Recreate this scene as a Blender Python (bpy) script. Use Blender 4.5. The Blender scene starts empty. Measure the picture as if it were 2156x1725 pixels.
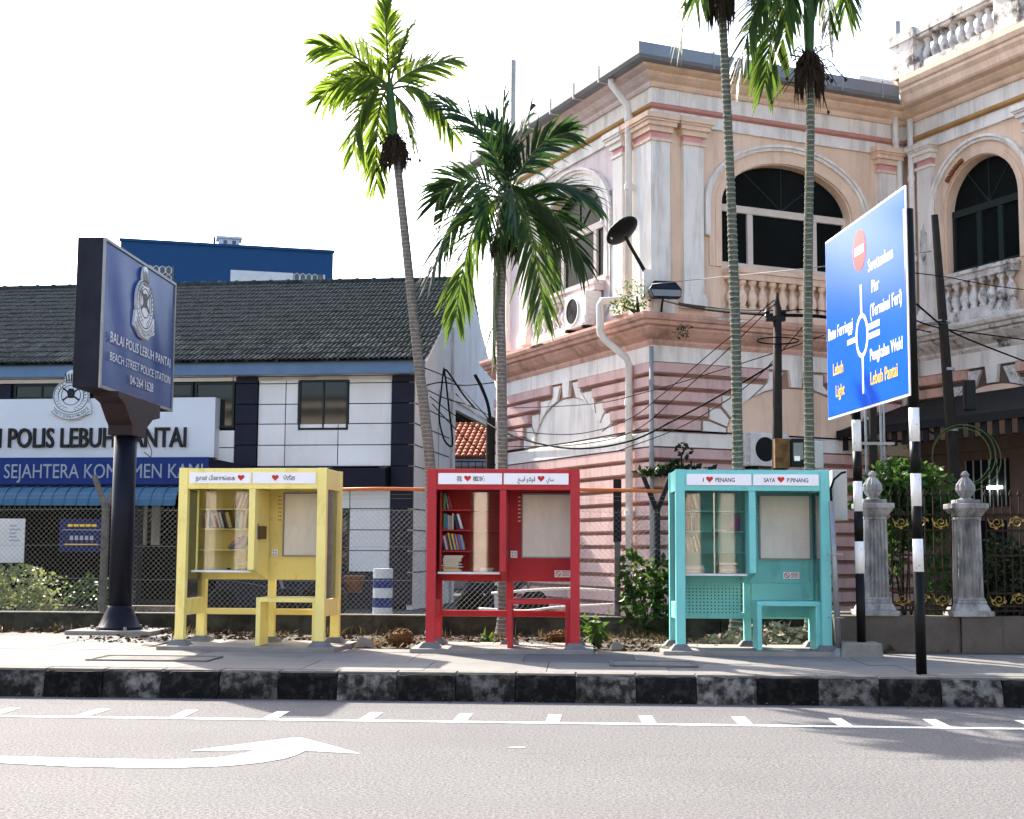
import bpy, math, random
from mathutils import Vector, Matrix
from math import sin, cos, pi, radians, sqrt
R = random.Random(7)
sc = bpy.context.scene
COL = sc.collection

# ------------------------------------------------------------------ camera, sky, sun, exposure
cam = bpy.data.cameras.new('camera')
camo = bpy.data.objects.new('camera', cam); COL.objects.link(camo)
cam.sensor_width = 36.0; cam.lens = 36.0*2950/2156; cam.clip_end = 1500; cam.clip_start = .05
camo.matrix_world = Matrix.Translation((0, 0, 1.5)) @ Matrix.Rotation(radians(2.95), 4, 'Z') @ Matrix.Rotation(radians(95.77), 4, 'X') @ Matrix.Rotation(radians(.35), 4, 'Z')
sc.camera = camo
SUN_DIR = Vector((-4.29, 5.99, 5.77)).normalized()            # towards the sun: behind the scene, to the left
world = bpy.data.worlds.new('World'); sc.world = world; world.use_nodes = True
wn = world.node_tree.nodes; wl = world.node_tree.links
sky = wn.new('ShaderNodeTexSky'); sky.sky_type = 'NISHITA'; sky.sun_disc = False
sky.sun_elevation = math.asin(SUN_DIR.z); sky.sun_rotation = math.atan2(SUN_DIR.x, SUN_DIR.y)
sky.air_density = 1.0; sky.dust_density = 3.2; sky.ozone_density = 1.0; sky.altitude = 0
wl.new(sky.outputs[0], wn['Background'].inputs[0]); wn['Background'].inputs[1].default_value = .13
sun = bpy.data.lights.new('sun', 'SUN'); sun.energy = 4.0; sun.angle = radians(.53); sun.color = (1, .93, .82)
suno = bpy.data.objects.new('sun', sun); COL.objects.link(suno)
suno.rotation_euler = (-SUN_DIR).to_track_quat('-Z', 'Y').to_euler(); suno.location = SUN_DIR*60
sc.view_settings.view_transform = 'Standard'; sc.view_settings.look = 'None'
sc.view_settings.exposure = 2.12; sc.view_settings.gamma = 1.0
sc.cycles.max_bounces = 8; sc.cycles.transparent_max_bounces = 24; sc.cycles.caustics_reflective = False; sc.cycles.caustics_refractive = False

# ------------------------------------------------------------------ materials
def L(*c):                                    # 8-bit sRGB to linear
    return tuple(((v/255+.055)/1.055)**2.4 if v > 10 else v/255/12.92 for v in c)
MATS = {}
def mat(name, col, col2=None, scale=3., amt=.6, lo=.38, hi=.66, rough=.7, bump=0., bscale=80., metal=0., spec=.12,
        dirt=None, damt=.5, dscale=2., dz=.3, dlo=.5, dhi=.75, rnd=0., fine=None, famt=.3, fscale=200., lane=None, ring=0., chip=None, cscale=40., clo=.68):
    m = bpy.data.materials.new(name); m.use_nodes = True; N = m.node_tree.nodes; K = m.node_tree.links
    b = N['Principled BSDF']; b.inputs['Roughness'].default_value = rough; b.inputs['Metallic'].default_value = metal
    b.inputs['Specular IOR Level'].default_value = spec
    geo = N.new('ShaderNodeNewGeometry'); P = geo.outputs['Position']
    def noise(sc_, vec, det=5, ro=.6):
        n = N.new('ShaderNodeTexNoise'); n.inputs['Scale'].default_value = sc_; n.inputs['Detail'].default_value = det
        n.inputs['Roughness'].default_value = ro; K.new(vec, n.inputs['Vector']); return n.outputs['Fac']
    def ramp(f, a, c, k=1.):
        r = N.new('ShaderNodeMapRange'); r.inputs[1].default_value = a; r.inputs[2].default_value = c; r.inputs[4].default_value = k
        K.new(f, r.inputs[0]); return r.outputs[0]
    def mix(f, A, B):
        x = N.new('ShaderNodeMix'); x.data_type = 'RGBA'
        for s, v in ((x.inputs[0], f), (x.inputs[6], A), (x.inputs[7], B)):
            if isinstance(v, (tuple, list)): s.default_value = (*v[:3], 1)
            elif isinstance(v, float): s.default_value = v
            else: K.new(v, s)
        return x.outputs[2]
    c2 = col2 or tuple(v*.82 for v in col)
    out = mix(ramp(noise(scale, P), lo, hi, amt), col, c2)
    if fine: out = mix(ramp(noise(fscale, P, 2), .35, .65, famt), out, fine)
    if dirt:
        mp = N.new('ShaderNodeMapping'); mp.inputs['Scale'].default_value = (1, 1, dz); K.new(P, mp.inputs[0])
        out = mix(ramp(noise(dscale, mp.outputs[0], 8, .7), dlo, dhi, damt), out, dirt)
    if lane:
        mp = N.new('ShaderNodeMapping'); mp.inputs['Scale'].default_value = (.05, 1, 1); K.new(P, mp.inputs[0])
        out = mix(ramp(noise(1.1, mp.outputs[0], 4, .6), .45, .7, .5), out, lane)
    if chip: out = mix(ramp(noise(cscale, P, 3, .65), clo, clo+.03, .85), out, chip)
    if ring:
        wv = N.new('ShaderNodeTexWave'); wv.bands_direction = 'Z'; wv.inputs['Scale'].default_value = .314/ring; wv.inputs['Distortion'].default_value = 2.2; wv.inputs['Detail'].default_value = 1; K.new(P, wv.inputs[0])
        out = mix(ramp(wv.outputs['Fac'], .86, .98, .75), out, (.3, .29, .26))
    if rnd:
        oi = N.new('ShaderNodeObjectInfo'); h = N.new('ShaderNodeHueSaturation'); K.new(out, h.inputs['Color'])
        K.new(ramp(oi.outputs['Random'], 0, 1, 1), h.inputs['Value']); r = h.inputs['Value'].links[0].from_node
        r.inputs[3].default_value = 1-rnd; r.inputs[4].default_value = 1+rnd; out = h.outputs[0]
    K.new(out, b.inputs['Base Color'])
    if bump:
        bp = N.new('ShaderNodeBump'); bp.inputs['Strength'].default_value = bump; bp.inputs['Distance'].default_value = .02
        K.new(noise(bscale, P, 4), bp.inputs['Height']); K.new(bp.outputs[0], b.inputs['Normal'])
    MATS[name] = m; return m
def leafmat(name, c1, c2, tr, trf=.45, scale=1.5, rough=.45):
    m = mat(name, c1, c2, scale=scale, amt=1., lo=.35, hi=.65, rough=rough, spec=.22)
    N = m.node_tree.nodes; K = m.node_tree.links; b = N['Principled BSDF']; o = N['Material Output']
    t = N.new('ShaderNodeBsdfTranslucent'); t.inputs[0].default_value = (*tr, 1)
    x = N.new('ShaderNodeMixShader'); x.inputs[0].default_value = trf
    K.new(b.outputs[0], x.inputs[1]); K.new(t.outputs[0], x.inputs[2]); K.new(x.outputs[0], o.inputs[0]); return m
def glassmat(name, tint=(.96, .98, .98), refl=.12, rough=.02):
    m = bpy.data.materials.new(name); m.use_nodes = True; N = m.node_tree.nodes; K = m.node_tree.links; N.remove(N['Principled BSDF'])
    t = N.new('ShaderNodeBsdfTransparent'); t.inputs[0].default_value = (*tint, 1)
    g = N.new('ShaderNodeBsdfGlossy'); g.inputs[1].default_value = rough
    fr = N.new('ShaderNodeFresnel'); fr.inputs[0].default_value = 1.5
    ad = N.new('ShaderNodeMath'); ad.operation = 'MULTIPLY_ADD'; ad.inputs[1].default_value = 1.; ad.inputs[2].default_value = refl-.04; ad.use_clamp = True
    x = N.new('ShaderNodeMixShader'); K.new(fr.outputs[0], ad.inputs[0]); K.new(ad.outputs[0], x.inputs[0])
    K.new(t.outputs[0], x.inputs[1]); K.new(g.outputs[0], x.inputs[2]); K.new(x.outputs[0], N['Material Output'].inputs[0]); MATS[name] = m; return m
def emit(name, col, s):
    m = bpy.data.materials.new(name); m.use_nodes = True; b = m.node_tree.nodes['Principled BSDF']
    b.inputs['Emission Color'].default_value = (*col, 1); b.inputs['Emission Strength'].default_value = s; MATS[name] = m; return m

GR = (.05, .045, .035)                         # old grime
mat('asphalt', (0.1705, 0.165, 0.165), (0.1375, 0.1331, 0.1342), scale=.6, amt=.7, spec=.06, rough=.85, bump=.6, bscale=75, fine=(0.0605, 0.0583, 0.0605), famt=.9, fscale=42, dirt=(0.297, 0.286, 0.2805), damt=.8, dscale=70, dz=1, dlo=.55, dhi=.64, lane=(0.1155, 0.1122, 0.1133))
mat('paving', (0.1985, 0.1897, 0.1765), (0.1489, 0.1434, 0.1346), scale=1.6, amt=.8, spec=.06, rough=.85, bump=.2, bscale=160, fine=(0.1213, 0.1158, 0.1103), famt=.4, fscale=70, dirt=(0.09377, 0.08825, 0.07944), damt=.5, dscale=2.6, dz=1, dlo=.52, dhi=.8, rnd=.06)
mat('paving_joint', (.08, .075, .065), rough=.9)
mat('worn_patch', (.13, .13, .128), (.1, .1, .098), spec=.06, rough=.9, bump=.3, bscale=120)
mat('dark_patch', (.07, .07, .07), (.045, .045, .045), spec=.06, rough=.9, bump=.3, bscale=120)
mat('kerb_white', (0.17, 0.17, 0.163), (0.022, 0.021, 0.019), scale=9, amt=.95, lo=.42, hi=.58, spec=.06, rough=.85, bump=.5, bscale=35, dirt=(0.0102, 0.0102, 0.00935), damt=.95, dscale=3, dz=.8, dlo=.42, dhi=.6, rnd=.3)
mat('kerb_black', (.008, .008, .009), (.028, .028, .025), scale=11, amt=.95, lo=.48, hi=.68, spec=.06, rough=.8, bump=.5, bscale=35, dirt=(.065, .065, .06), damt=.75, dscale=6, dz=.8, dlo=.55, dhi=.68, rnd=.4)
mat('kerb_top', (0.1806, 0.1706, 0.1561), (0.1104, 0.1058, 0.09582), scale=5, amt=.9, spec=.06, rough=.9, bump=.3, bscale=90)
mat('road_paint', (.779, .779, .76), (.665, .665, .636), scale=6, amt=.6, spec=.06, rough=.7, bump=.35, bscale=75, fine=(.475, .456, .427), famt=.35, fscale=60, chip=(.2, .195, .19), cscale=17, clo=.63)
mat('soil', (0.0612, 0.0442, 0.02805), (0.02805, 0.02125, 0.01445), scale=6, amt=1, spec=.06, rough=1, bump=1, bscale=30, dirt=(0.0935, 0.0748, 0.04675), damt=.7, dscale=14, dz=1)
mat('concrete', (.216, .207, .186), (.132, .126, .108), scale=4, amt=.8, spec=.06, rough=.9, bump=.35, bscale=60, dirt=GR, damt=.5, dscale=2.5)
mat('plinth', (0.2444, 0.2327, 0.2152), (0.1862, 0.1774, 0.1628), scale=3, amt=.8, spec=.06, rough=.9, bump=.2, bscale=90)
mat('mossy_wall', (.059, .056, .042), (.021, .021, .015), scale=3.5, amt=1, rough=.95, bump=.6, bscale=40, dirt=(.154, .14, .105), damt=.55, dscale=2.2, dz=.9, dlo=.52, dhi=.75)
mat('granite', (0.135, 0.117, 0.099), (0.09, 0.0765, 0.063), scale=3, amt=.8, rough=.9, bump=.3, bscale=120, fine=(0.054, 0.045, 0.0405), famt=.4, fscale=90, dirt=GR, damt=.5, dscale=1.5)
mat('old_stone', (.357, .348, .34), (.187, .187, .187), scale=5, amt=.9, rough=.9, bump=.4, bscale=50, dirt=(.051, .051, .047), damt=.85, dscale=4, dz=.22, dlo=.46, dhi=.66)
mat('yellow_paint', (0.84, 0.71, 0.25), (0.79, 0.66, 0.225), scale=2.5, amt=.6, rough=.5, bump=.05, dirt=(.42, .3, .07), damt=.55, dscale=5, dz=.35, dlo=.54, dhi=.78, chip=(.3, .22, .1), cscale=26, clo=.7)
mat('red_paint', (0.43, 0.036, 0.043), (0.38, 0.03, 0.037), scale=2.5, amt=.6, rough=.5, bump=.05, dirt=(.2, .02, .02), damt=.55, dscale=5, dz=.35, dlo=.54, dhi=.78, chip=(.2, .05, .045), cscale=26, clo=.7)
mat('teal_paint', (0.19, 0.55, 0.525), (0.165, 0.49, 0.47), scale=2.5, amt=.6, rough=.5, bump=.05, dirt=(.08, .26, .25), damt=.55, dscale=5, dz=.35, dlo=.54, dhi=.78, chip=(.12, .2, .18), cscale=26, clo=.7)
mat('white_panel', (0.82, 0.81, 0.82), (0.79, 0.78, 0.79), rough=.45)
mat('white_top', (.72, .71, .69), (.6, .59, .57), rough=.4)
mat('notice_grey', (0.82, 0.78, 0.71), (0.74, 0.7, 0.63), scale=1.3, amt=.8, rough=.6, dirt=(.42, .41, .38), damt=.4, dscale=3)
mat('black_ink', (.02, .02, .022), rough=.5); mat('red_heart', (.5, .035, .025), rough=.5)
mat('galvanised', (.252, .259, .266), (.189, .196, .203), scale=8, rough=.45, metal=.5)
mat('footing', (.156, .156, .162), (.102, .102, .102), scale=9, amt=.8, rough=.7, bump=.2)
mat('grey_box', (.42, .42, .41), (.36, .36, .35), rough=.55, dirt=(.2, .2, .19), damt=.3)
mat('wire', (.165, .171, .154), (.11, .116, .099), scale=20, rough=.6, spec=.2)
mat('wire_green', (.252, .27, .228), rough=.5)
mat('cable', (.006, .006, .007), rough=.8, spec=.05); mat('cable_grey', (.22, .21, .2), rough=.6)
mat('orange_pipe', (.465, .143, .045), (.375, .112, .038), scale=6, rough=.55)
mat('fence_post', (0.147, 0.1421, 0.1274), (0.0833, 0.0805, 0.0735), scale=8, amt=.9, rough=.85, bump=.3); mat('fence_black', (.011, .011, .013), rough=.6)
mat('navy_paint', (.007, .008, .015), (.01, .011, .02), rough=.4, bump=.03); mat('navy_side', (0.0133, 0.0154, 0.0252), (0.0084, 0.0098, 0.0161), scale=3, amt=.9, rough=.55, dirt=(0.035, 0.0329, 0.035), damt=.4, dscale=5)
mat('maroon_dark', (.028, .018, .022), (.02, .013, .015), rough=.5)
mat('silver_ink', (.55, .57, .62), rough=.35, spec=.6); mat('sign_white', (.85, .86, .86), rough=.25); mat('sign_yellow', (.8, .5, .03), rough=.3)
m = mat('sign_blue', (0.008, 0.085, 0.56), (0.007, 0.075, 0.5), scale=1.5, rough=.22, spec=.07); m.node_tree.nodes['Principled BSDF'].inputs['Coat Weight'].default_value = .015; m.node_tree.nodes['Principled BSDF'].inputs['Coat Roughness'].default_value = .06
mat('sign_red', (.62, .02, .025), rough=.25); mat('pole_black', (.006, .006, .006), rough=.45); mat('pole_white', (.76, .75, .73), (.66, .65, .62), scale=6, rough=.5, chip=(.12, .11, .1), cscale=30, clo=.66)
# police station
mat('clad_white', (0.74, 0.72, 0.69), (0.68, 0.66, 0.63), scale=.8, amt=.8, rough=.5, dirt=(.42, .41, .38), damt=.3, dscale=1.4, rnd=.03)
mat('clad_navy', (.012, .013, .025), (.017, .018, .03), rough=.5); mat('clad_joint', (.01, .01, .011), rough=.9)
mat('plaster_white', (0.86, 0.81, 0.77), (0.74, 0.69, 0.64), scale=1, amt=.8, rough=.9, dirt=(.34, .31, .28), damt=.3, dscale=.9, dz=.35)
mat('tile_grey', (0.0585, 0.063, 0.06075), (0.027, 0.03037, 0.02925), scale=6, amt=.9, rough=.9, spec=0., bump=.25, bscale=50, dirt=(0.135, 0.1463, 0.1406), damt=.5, dscale=9, dz=1, rnd=.3)
mat('blue_fascia', (0.1215, 0.1913, 0.2932), (0.0952, 0.1598, 0.255), rough=.55, dirt=(0.06375, 0.0952, 0.1403), damt=.3); mat('police_blue', (.008, .027, .144), (.007, .023, .12), rough=.4)
mat('awning_blue', (0.0576, 0.1296, 0.2016), (0.0432, 0.1008, 0.1656), scale=3, rough=.45, dirt=(0.0288, 0.0504, 0.072), damt=.4)
mat('board_white', (0.62, 0.64, 0.66), (0.56, 0.58, 0.6), scale=.6, rough=.5); mat('letter_grey', (.294, .322, .35), rough=.5)
mat('dark_glass', (.006, .008, .008), (.012, .014, .014), scale=.7, rough=.2, spec=.03); mat('office_glass', (.008, .011, .011), (.016, .02, .02), scale=.9, rough=.04, spec=.35); mat('window_frame_dark', (.02, .03, .028), rough=.4)
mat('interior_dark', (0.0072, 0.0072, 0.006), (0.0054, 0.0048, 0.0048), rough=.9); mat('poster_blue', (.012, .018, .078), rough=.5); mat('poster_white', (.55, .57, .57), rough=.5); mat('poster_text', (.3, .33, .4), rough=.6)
# colonial building
mat('stucco_peach', (0.77, 0.57, 0.435), (0.69, 0.49, 0.36), scale=1.1, amt=.9, rough=.9, bump=.12, bscale=60, dirt=(.3, .2, .15), damt=0.6, dscale=3.4, dz=0.13, dlo=.48, dhi=.78)
mat('stucco_pink', (0.64, 0.43, 0.4), (0.56, 0.36, 0.33), scale=1.6, amt=.9, rough=.9, bump=.12, bscale=60, dirt=(.2, .12, .1), damt=0.7, dscale=3.4, dz=0.2, dlo=.48, dhi=.78)
mat('stucco_lilac', (0.66, 0.56, 0.555), (0.6, 0.5, 0.495), scale=1.3, amt=.9, rough=.9, bump=.12, bscale=60, dirt=(.3, .23, .22), damt=0.6, dscale=3.4, dz=0.13, dlo=.48, dhi=.78)
mat('stucco_white', (0.8, 0.745, 0.69), (0.7, 0.645, 0.59), scale=1.4, amt=.9, rough=.9, bump=.12, bscale=60, dirt=(.24, .2, .17), damt=0.75, dscale=3.4, dz=0.13, dlo=.48, dhi=.78)
mat('stucco_salmon', (0.66, 0.4, 0.32), (0.55, 0.31, 0.24), scale=2, amt=.9, rough=.9, bump=.2, bscale=50, dirt=(.12, .09, .07), damt=.7, dscale=2.4, dz=.6, dlo=.48, dhi=.72)
mat('groove', (.36, .2, .15), (.26, .14, .1), scale=3, rough=.95)
mat('trim_rose', (.525, .237, .2), (.425, .188, .15), scale=3, rough=.9, dirt=(.188, .125, .075), damt=.5); mat('trim_gold', (.396, .22, .083), (.308, .165, .055), scale=3, rough=.9, dirt=(.11, .077, .033), damt=.5)
mat('neck_pink', (.69, .345, .345), (.598, .287, .287), scale=3, rough=.9, dirt=(.287, .161, .149), damt=.4); mat('weathered_white', (.69, .644, .609), (.483, .437, .402), scale=4, amt=.9, rough=.95, bump=.4, bscale=40, dirt=(.057, .052, .046), damt=.95, dscale=3, dz=.9, dlo=.5, dhi=.64)
mat('gutter_metal', (.225, .236, .255), (.18, .188, .203), scale=1.5, rough=.5, metal=.3, dirt=(.12, .112, .105), damt=.4, dscale=2); mat('roof_sheet', (.4, .38, .37), rough=.5)
mat('pipe_white', (0.74, 0.69, 0.64), (0.62, 0.57, 0.52), scale=3, rough=.6, dirt=(.3, .24, .204), damt=.5, dscale=3); mat('pipe_grey', (.26, .27, .28), rough=.6)
mat('arch_brick', (.256, .096, .048), (.16, .064, .032), scale=8, rough=.95); mat('window_cream', (.638, .55, .484), rough=.6)
mat('awning_dark', (.018, .017, .017), (.011, .011, .011), scale=2, rough=.7); mat('brown_wall', (.135, .095, .075), (.1, .07, .055), rough=.9, dirt=GR, damt=.6)
mat('ac_white', (.696, .672, .648), (.6, .576, .552), scale=3, rough=.5, dirt=(.336, .3, .264), damt=.5, dscale=4); mat('ac_dark', (.015, .015, .016), rough=.6); mat('plastic_black', (.01, .011, .011), rough=.5)
mat('lens', (.2, .21, .2), rough=.15); mat('wood_pole', (.022, .018, .015), (.013, .01, .009), scale=8, rough=.8); mat('rusty_box', (.161, .084, .035), (.07, .035, .017), scale=9, amt=1, rough=.9)
mat('iron_rust', (.033, .021, .016), (.018, .012, .01), scale=12, rough=.85); mat('gold_paint', (.32, .216, .06), (.208, .136, .04), scale=14, rough=.55, metal=.2)
mat('far_blue', (.019, .066, .16), (.017, .058, .143), rough=.8); mat('far_white', (.62, .61, .6), rough=.8); mat('orange_tile', (.4, .136, .072), (.32, .104, .056), scale=2, rough=.8, rnd=.1); mat('lattice_dark', (.12, .13, .14), rough=.9)
mat('opposite_cream', (0.74, 0.66, 0.56), (0.64, 0.57, 0.48), rough=.9)
# plants
leafmat('palm_bright', (0.046, 0.093, 0.015), (0.028, 0.065, 0.012), (0.198, 0.285, 0.031), .5); leafmat('palm_dark', (0.014, 0.038, 0.014), (0.008, 0.025, 0.010), (0.043, 0.099, 0.019), .28); leafmat('palm_mid', (0.025, 0.062, 0.014), (0.015, 0.043, 0.012), (0.112, 0.186, 0.025), .38)
mat('frond_stalk', (.07, .10, .03), (.05, .075, .025), rough=.5); mat('crownshaft', (.03, .075, .02), (.02, .05, .018), scale=4, rough=.4); mat('dead_brown', (.025, .018, .011), (.013, .009, .006), scale=10, rough=.95); mat('dry_frond', (.132, .078, .033), (.072, .042, .018), scale=9, rough=.95)
for nm, a, b in (('trunk_pale', (.16, .145, .125), (.09, .083, .072)), ('trunk_green', (.1, .105, .075), (.05, .06, .04))):
    mat(nm, a, b, scale=14, amt=.9, rough=.9, bump=.4, bscale=50, dirt=(.24, .23, .2), damt=.4, dscale=18, dz=1, dlo=.55, dhi=.7, ring=.075 if nm == 'trunk_green' else .06)
leafmat('leaf_bush', (0.028, 0.068, 0.015), (0.015, 0.043, 0.011), (0.087, 0.174, 0.025), .35, 4); leafmat('leaf_dark', (0.012, 0.031, 0.010), (0.007, 0.020, 0.007), (0.031, 0.062, 0.012), .25, 4); leafmat('leaf_pale', (0.26, 0.3, 0.14), (0.062, 0.099, 0.031), (0.248, 0.279, 0.093), .35, 9)
leafmat('grass_dry', (0.161, 0.118, 0.050), (0.093, 0.068, 0.031), (0.186, 0.136, 0.050), .3, 8); mat('litter', (0.09, 0.054, 0.02475), (0.036, 0.0225, 0.0135), scale=25, amt=1, rough=.95, rnd=.2); mat('litter_pale', (.234, .195, .143), (.104, .078, .052), scale=25, amt=1, rough=.95)
glassmat('case_glass', (.95, .97, .97), .05); glassmat('door_glass', (.95, .96, .96), .085); glassmat('side_glass', (.9, .93, .94), .3, .1); emit('tube_light', (.8, 1, .95), 6)

# ------------------------------------------------------------------ mesh helpers
class MB:
    def __init__(s, f=None): s.v = []; s.F = []; s.f = f
    def add(s, pts, faces):
        n = len(s.v); s.v += [tuple(s.f(*p)) if s.f else tuple(p) for p in pts]; s.F += [tuple(i+n for i in q) for q in faces]; return s
    def box(s, x0, x1, y0, y1, z0, z1):
        return s.add([(x0, y0, z0), (x1, y0, z0), (x1, y1, z0), (x0, y1, z0), (x0, y0, z1), (x1, y0, z1), (x1, y1, z1), (x0, y1, z1)],
                     [(0, 3, 2, 1), (4, 5, 6, 7), (0, 1, 5, 4), (1, 2, 6, 5), (2, 3, 7, 6), (3, 0, 4, 7)])
    def frus(s, x0, x1, y0, y1, z0, X0, X1, Y0, Y1, z1):
        return s.add([(x0, y0, z0), (x1, y0, z0), (x1, y1, z0), (x0, y1, z0), (X0, Y0, z1), (X1, Y0, z1), (X1, Y1, z1), (X0, Y1, z1)],
                     [(0, 3, 2, 1), (4, 5, 6, 7), (0, 1, 5, 4), (1, 2, 6, 5), (2, 3, 7, 6), (3, 0, 4, 7)])
    def quad(s, *p): return s.add(list(p), [tuple(range(len(p)))])
    def prism(s, pts, d0, d1, fn):             # pts 2-D outline, fn(a,b,d) -> point
        n = len(pts); return s.add([fn(a, b, d0) for a, b in pts]+[fn(a, b, d1) for a, b in pts],
            [tuple(range(n))[::-1], tuple(range(n, 2*n))]+[(i, (i+1) % n, n+(i+1) % n, n+i) for i in range(n)])
    def tube(s, path, r, seg=8, cap=True):
        P = [Vector(p) for p in path]; n = len(P); rr = r if isinstance(r, (list, tuple)) else [r]*n
        T = [(P[min(i+1, n-1)]-P[max(i-1, 0)]).normalized() for i in range(n)]
        u = T[0].orthogonal().normalized(); pts = []
        for i in range(n):
            u = (u-T[i]*u.dot(T[i])).normalized(); w = T[i].cross(u)
            pts += [P[i]+(u*cos(2*pi*k/seg)+w*sin(2*pi*k/seg))*rr[i] for k in range(seg)]
        F = [(i*seg+k, i*seg+(k+1) % seg, (i+1)*seg+(k+1) % seg, (i+1)*seg+k) for i in range(n-1) for k in range(seg)]
        if cap: F += [tuple(range(seg))[::-1], tuple(range((n-1)*seg, n*seg))]
        return s.add(pts, F)
    def lathe(s, c, prof, seg=12, axis='z'):
        pts = []
        for r, z in prof:
            for k in range(seg):
                a = 2*pi*k/seg; p = (r*cos(a), r*sin(a), z)
                p = {'z': p, 'y': (p[0], p[2], p[1]), 'x': (p[2], p[0], p[1])}[axis]; pts.append((c[0]+p[0], c[1]+p[1], c[2]+p[2]))
        n = len(prof); F = [(i*seg+k, i*seg+(k+1) % seg, (i+1)*seg+(k+1) % seg, (i+1)*seg+k) for i in range(n-1) for k in range(seg)]
        F += [tuple(range(seg))[::-1], tuple(range((n-1)*seg, n*seg))]; return s.add(pts, F)
    def mesh(s, name, m, smooth=False):
        me = bpy.data.meshes.new(name); me.from_pydata(s.v, [], s.F); me.materials.append(MATS[m] if isinstance(m, str) else m)
        if smooth: me.polygons.foreach_set('use_smooth', [True]*len(me.polygons)); me.update()
        return me
    def build(s, name, m, parent=None, smooth=False, loc=None): return ob(name, s.mesh(name, m, smooth), parent, loc)
def ob(name, me, parent=None, loc=None, rot=None, scale=None):
    o = bpy.data.objects.new(name, me); COL.objects.link(o)
    if parent: o.parent = parent
    if loc: o.location = loc
    if rot: o.rotation_euler = rot
    if scale: o.scale = scale
    return o
def tag(o, label=None, cat=None, group=None, kind=None):
    for k, v in (('label', label), ('category', cat), ('group', group), ('kind', kind)):
        if v: o[k] = v
    return o
def thing(name, label, cat, loc=(0, 0, 0), rz=0., group=None):
    return tag(ob(name, None, None, loc, (0, 0, rz)), label, cat, group)
def box(name, m, parent, *d, loc=None): return MB().box(*d).build(name, m, parent, loc=loc)
def bev(o, w=.006, seg=2):
    b = o.modifiers.new('bevel', 'BEVEL'); b.width = w; b.segments = seg; b.limit_method = 'ANGLE'; return o

# lettering: text -> mesh lying in the x/z plane, facing -y, left-bottom at the origin
def text_me(s, h, w=None, m='black_ink', ext=0., bold=0.):
    cu = bpy.data.curves.new('t', 'FONT'); cu.body = s; cu.size = 1; cu.extrude = 0; cu.offset = bold; cu.resolution_u = 3
    t = bpy.data.objects.new('t', cu); COL.objects.link(t); dg = bpy.context.evaluated_depsgraph_get(); dg.update()
    me = bpy.data.meshes.new_from_object(t.evaluated_get(dg)); bpy.data.objects.remove(t); bpy.data.curves.remove(cu)
    if not me.vertices: return None
    xs = [v.co.x for v in me.vertices]; ys = [v.co.y for v in me.vertices]; x0, x1 = min(xs), max(xs)
    k = h/.727 if h else w/(x1-x0); kx = (w/(x1-x0)) if w else k
    V = [((v.co.x-x0)*kx, 0, v.co.y*k) for v in me.vertices]; F = [tuple(p.vertices) for p in me.polygons]
    if ext:                                     # give the letters thickness
        from collections import Counter
        n = len(V); c = Counter(); E = {}
        for f in F:
            for i in range(len(f)):
                a, b = f[i], f[(i+1) % len(f)]; c[frozenset((a, b))] += 1; E[frozenset((a, b))] = (a, b)
        V = [(x, -ext, z) for x, _, z in V]+[(x, 0, z) for x, _, z in V]; F = F+[(E[e][1], E[e][0], E[e][0]+n, E[e][1]+n) for e in c if c[e] == 1]
    me2 = bpy.data.meshes.new('lettering'); me2.from_pydata(V, [], F); me2.materials.append(MATS[m]); bpy.data.meshes.remove(me); return me2
def text(s, parent, loc, h, w=None, m='black_ink', rz=0., bold=0., name='lettering', ext=0.):
    me = text_me(s, h, w, m, ext, bold)
    if me: return ob(name, me, parent, loc, (0, 0, rz))
def letters(s, parent, loc, h, w, m, rz=0., ext=.03, bold=0.):  # every raised letter its own object
    me = text_me(s, h, w, m, ext, bold); n = len(me.vertices); p = list(range(n))
    def fd(i):
        while p[i] != i: p[i] = p[p[i]]; i = p[i]
        return i
    for e in me.polygons:
        r = fd(e.vertices[0])
        for v in e.vertices[1:]: p[fd(v)] = r
    G = {}
    for f in me.polygons: G.setdefault(fd(f.vertices[0]), []).append(f)
    for fs in G.values():
        ids = sorted({v for f in fs for v in f.vertices}); ix = {v: i for i, v in enumerate(ids)}
        q = bpy.data.meshes.new('letter'); q.from_pydata([me.vertices[v].co[:] for v in ids], [], [tuple(ix[v] for v in f.vertices) for f in fs]); q.materials.append(MATS[m]); ob('letter', q, parent, loc, (0, 0, rz))
def disc(cx, cz, rx, rz, n=28, a0=0, a1=2*pi): return [(cx+rx*cos(a0+(a1-a0)*i/n), cz+rz*sin(a0+(a1-a0)*i/n)) for i in range(n+(a1-a0 < 6.2))]
def flat(mb, pts, y, t=.002): return mb.prism(pts, y, y-t, lambda a, b, d: (a, d, b))
def ringp(mb, cx, cz, r0x, r0z, r1x, r1z, y, n=32, a0=0, a1=2*pi, t=.002):
    for i in range(n):
        A, B = a0+(a1-a0)*i/n, a0+(a1-a0)*(i+1)/n
        flat(mb, [(cx+r0x*cos(A), cz+r0z*sin(A)), (cx+r1x*cos(A), cz+r1z*sin(A)), (cx+r1x*cos(B), cz+r1z*sin(B)), (cx+r0x*cos(B), cz+r0z*sin(B))], y, t)
def heart(cx, cz, s):
    P = []
    for i in range(28):
        t = 2*pi*i/28; P.append((cx+s*16*sin(t)**3/32, cz+s*(13*cos(t)-5*cos(2*t)-2*cos(3*t)-cos(4*t))/32))
    return P

P_ = .28                                       # pavement level above the road
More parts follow.
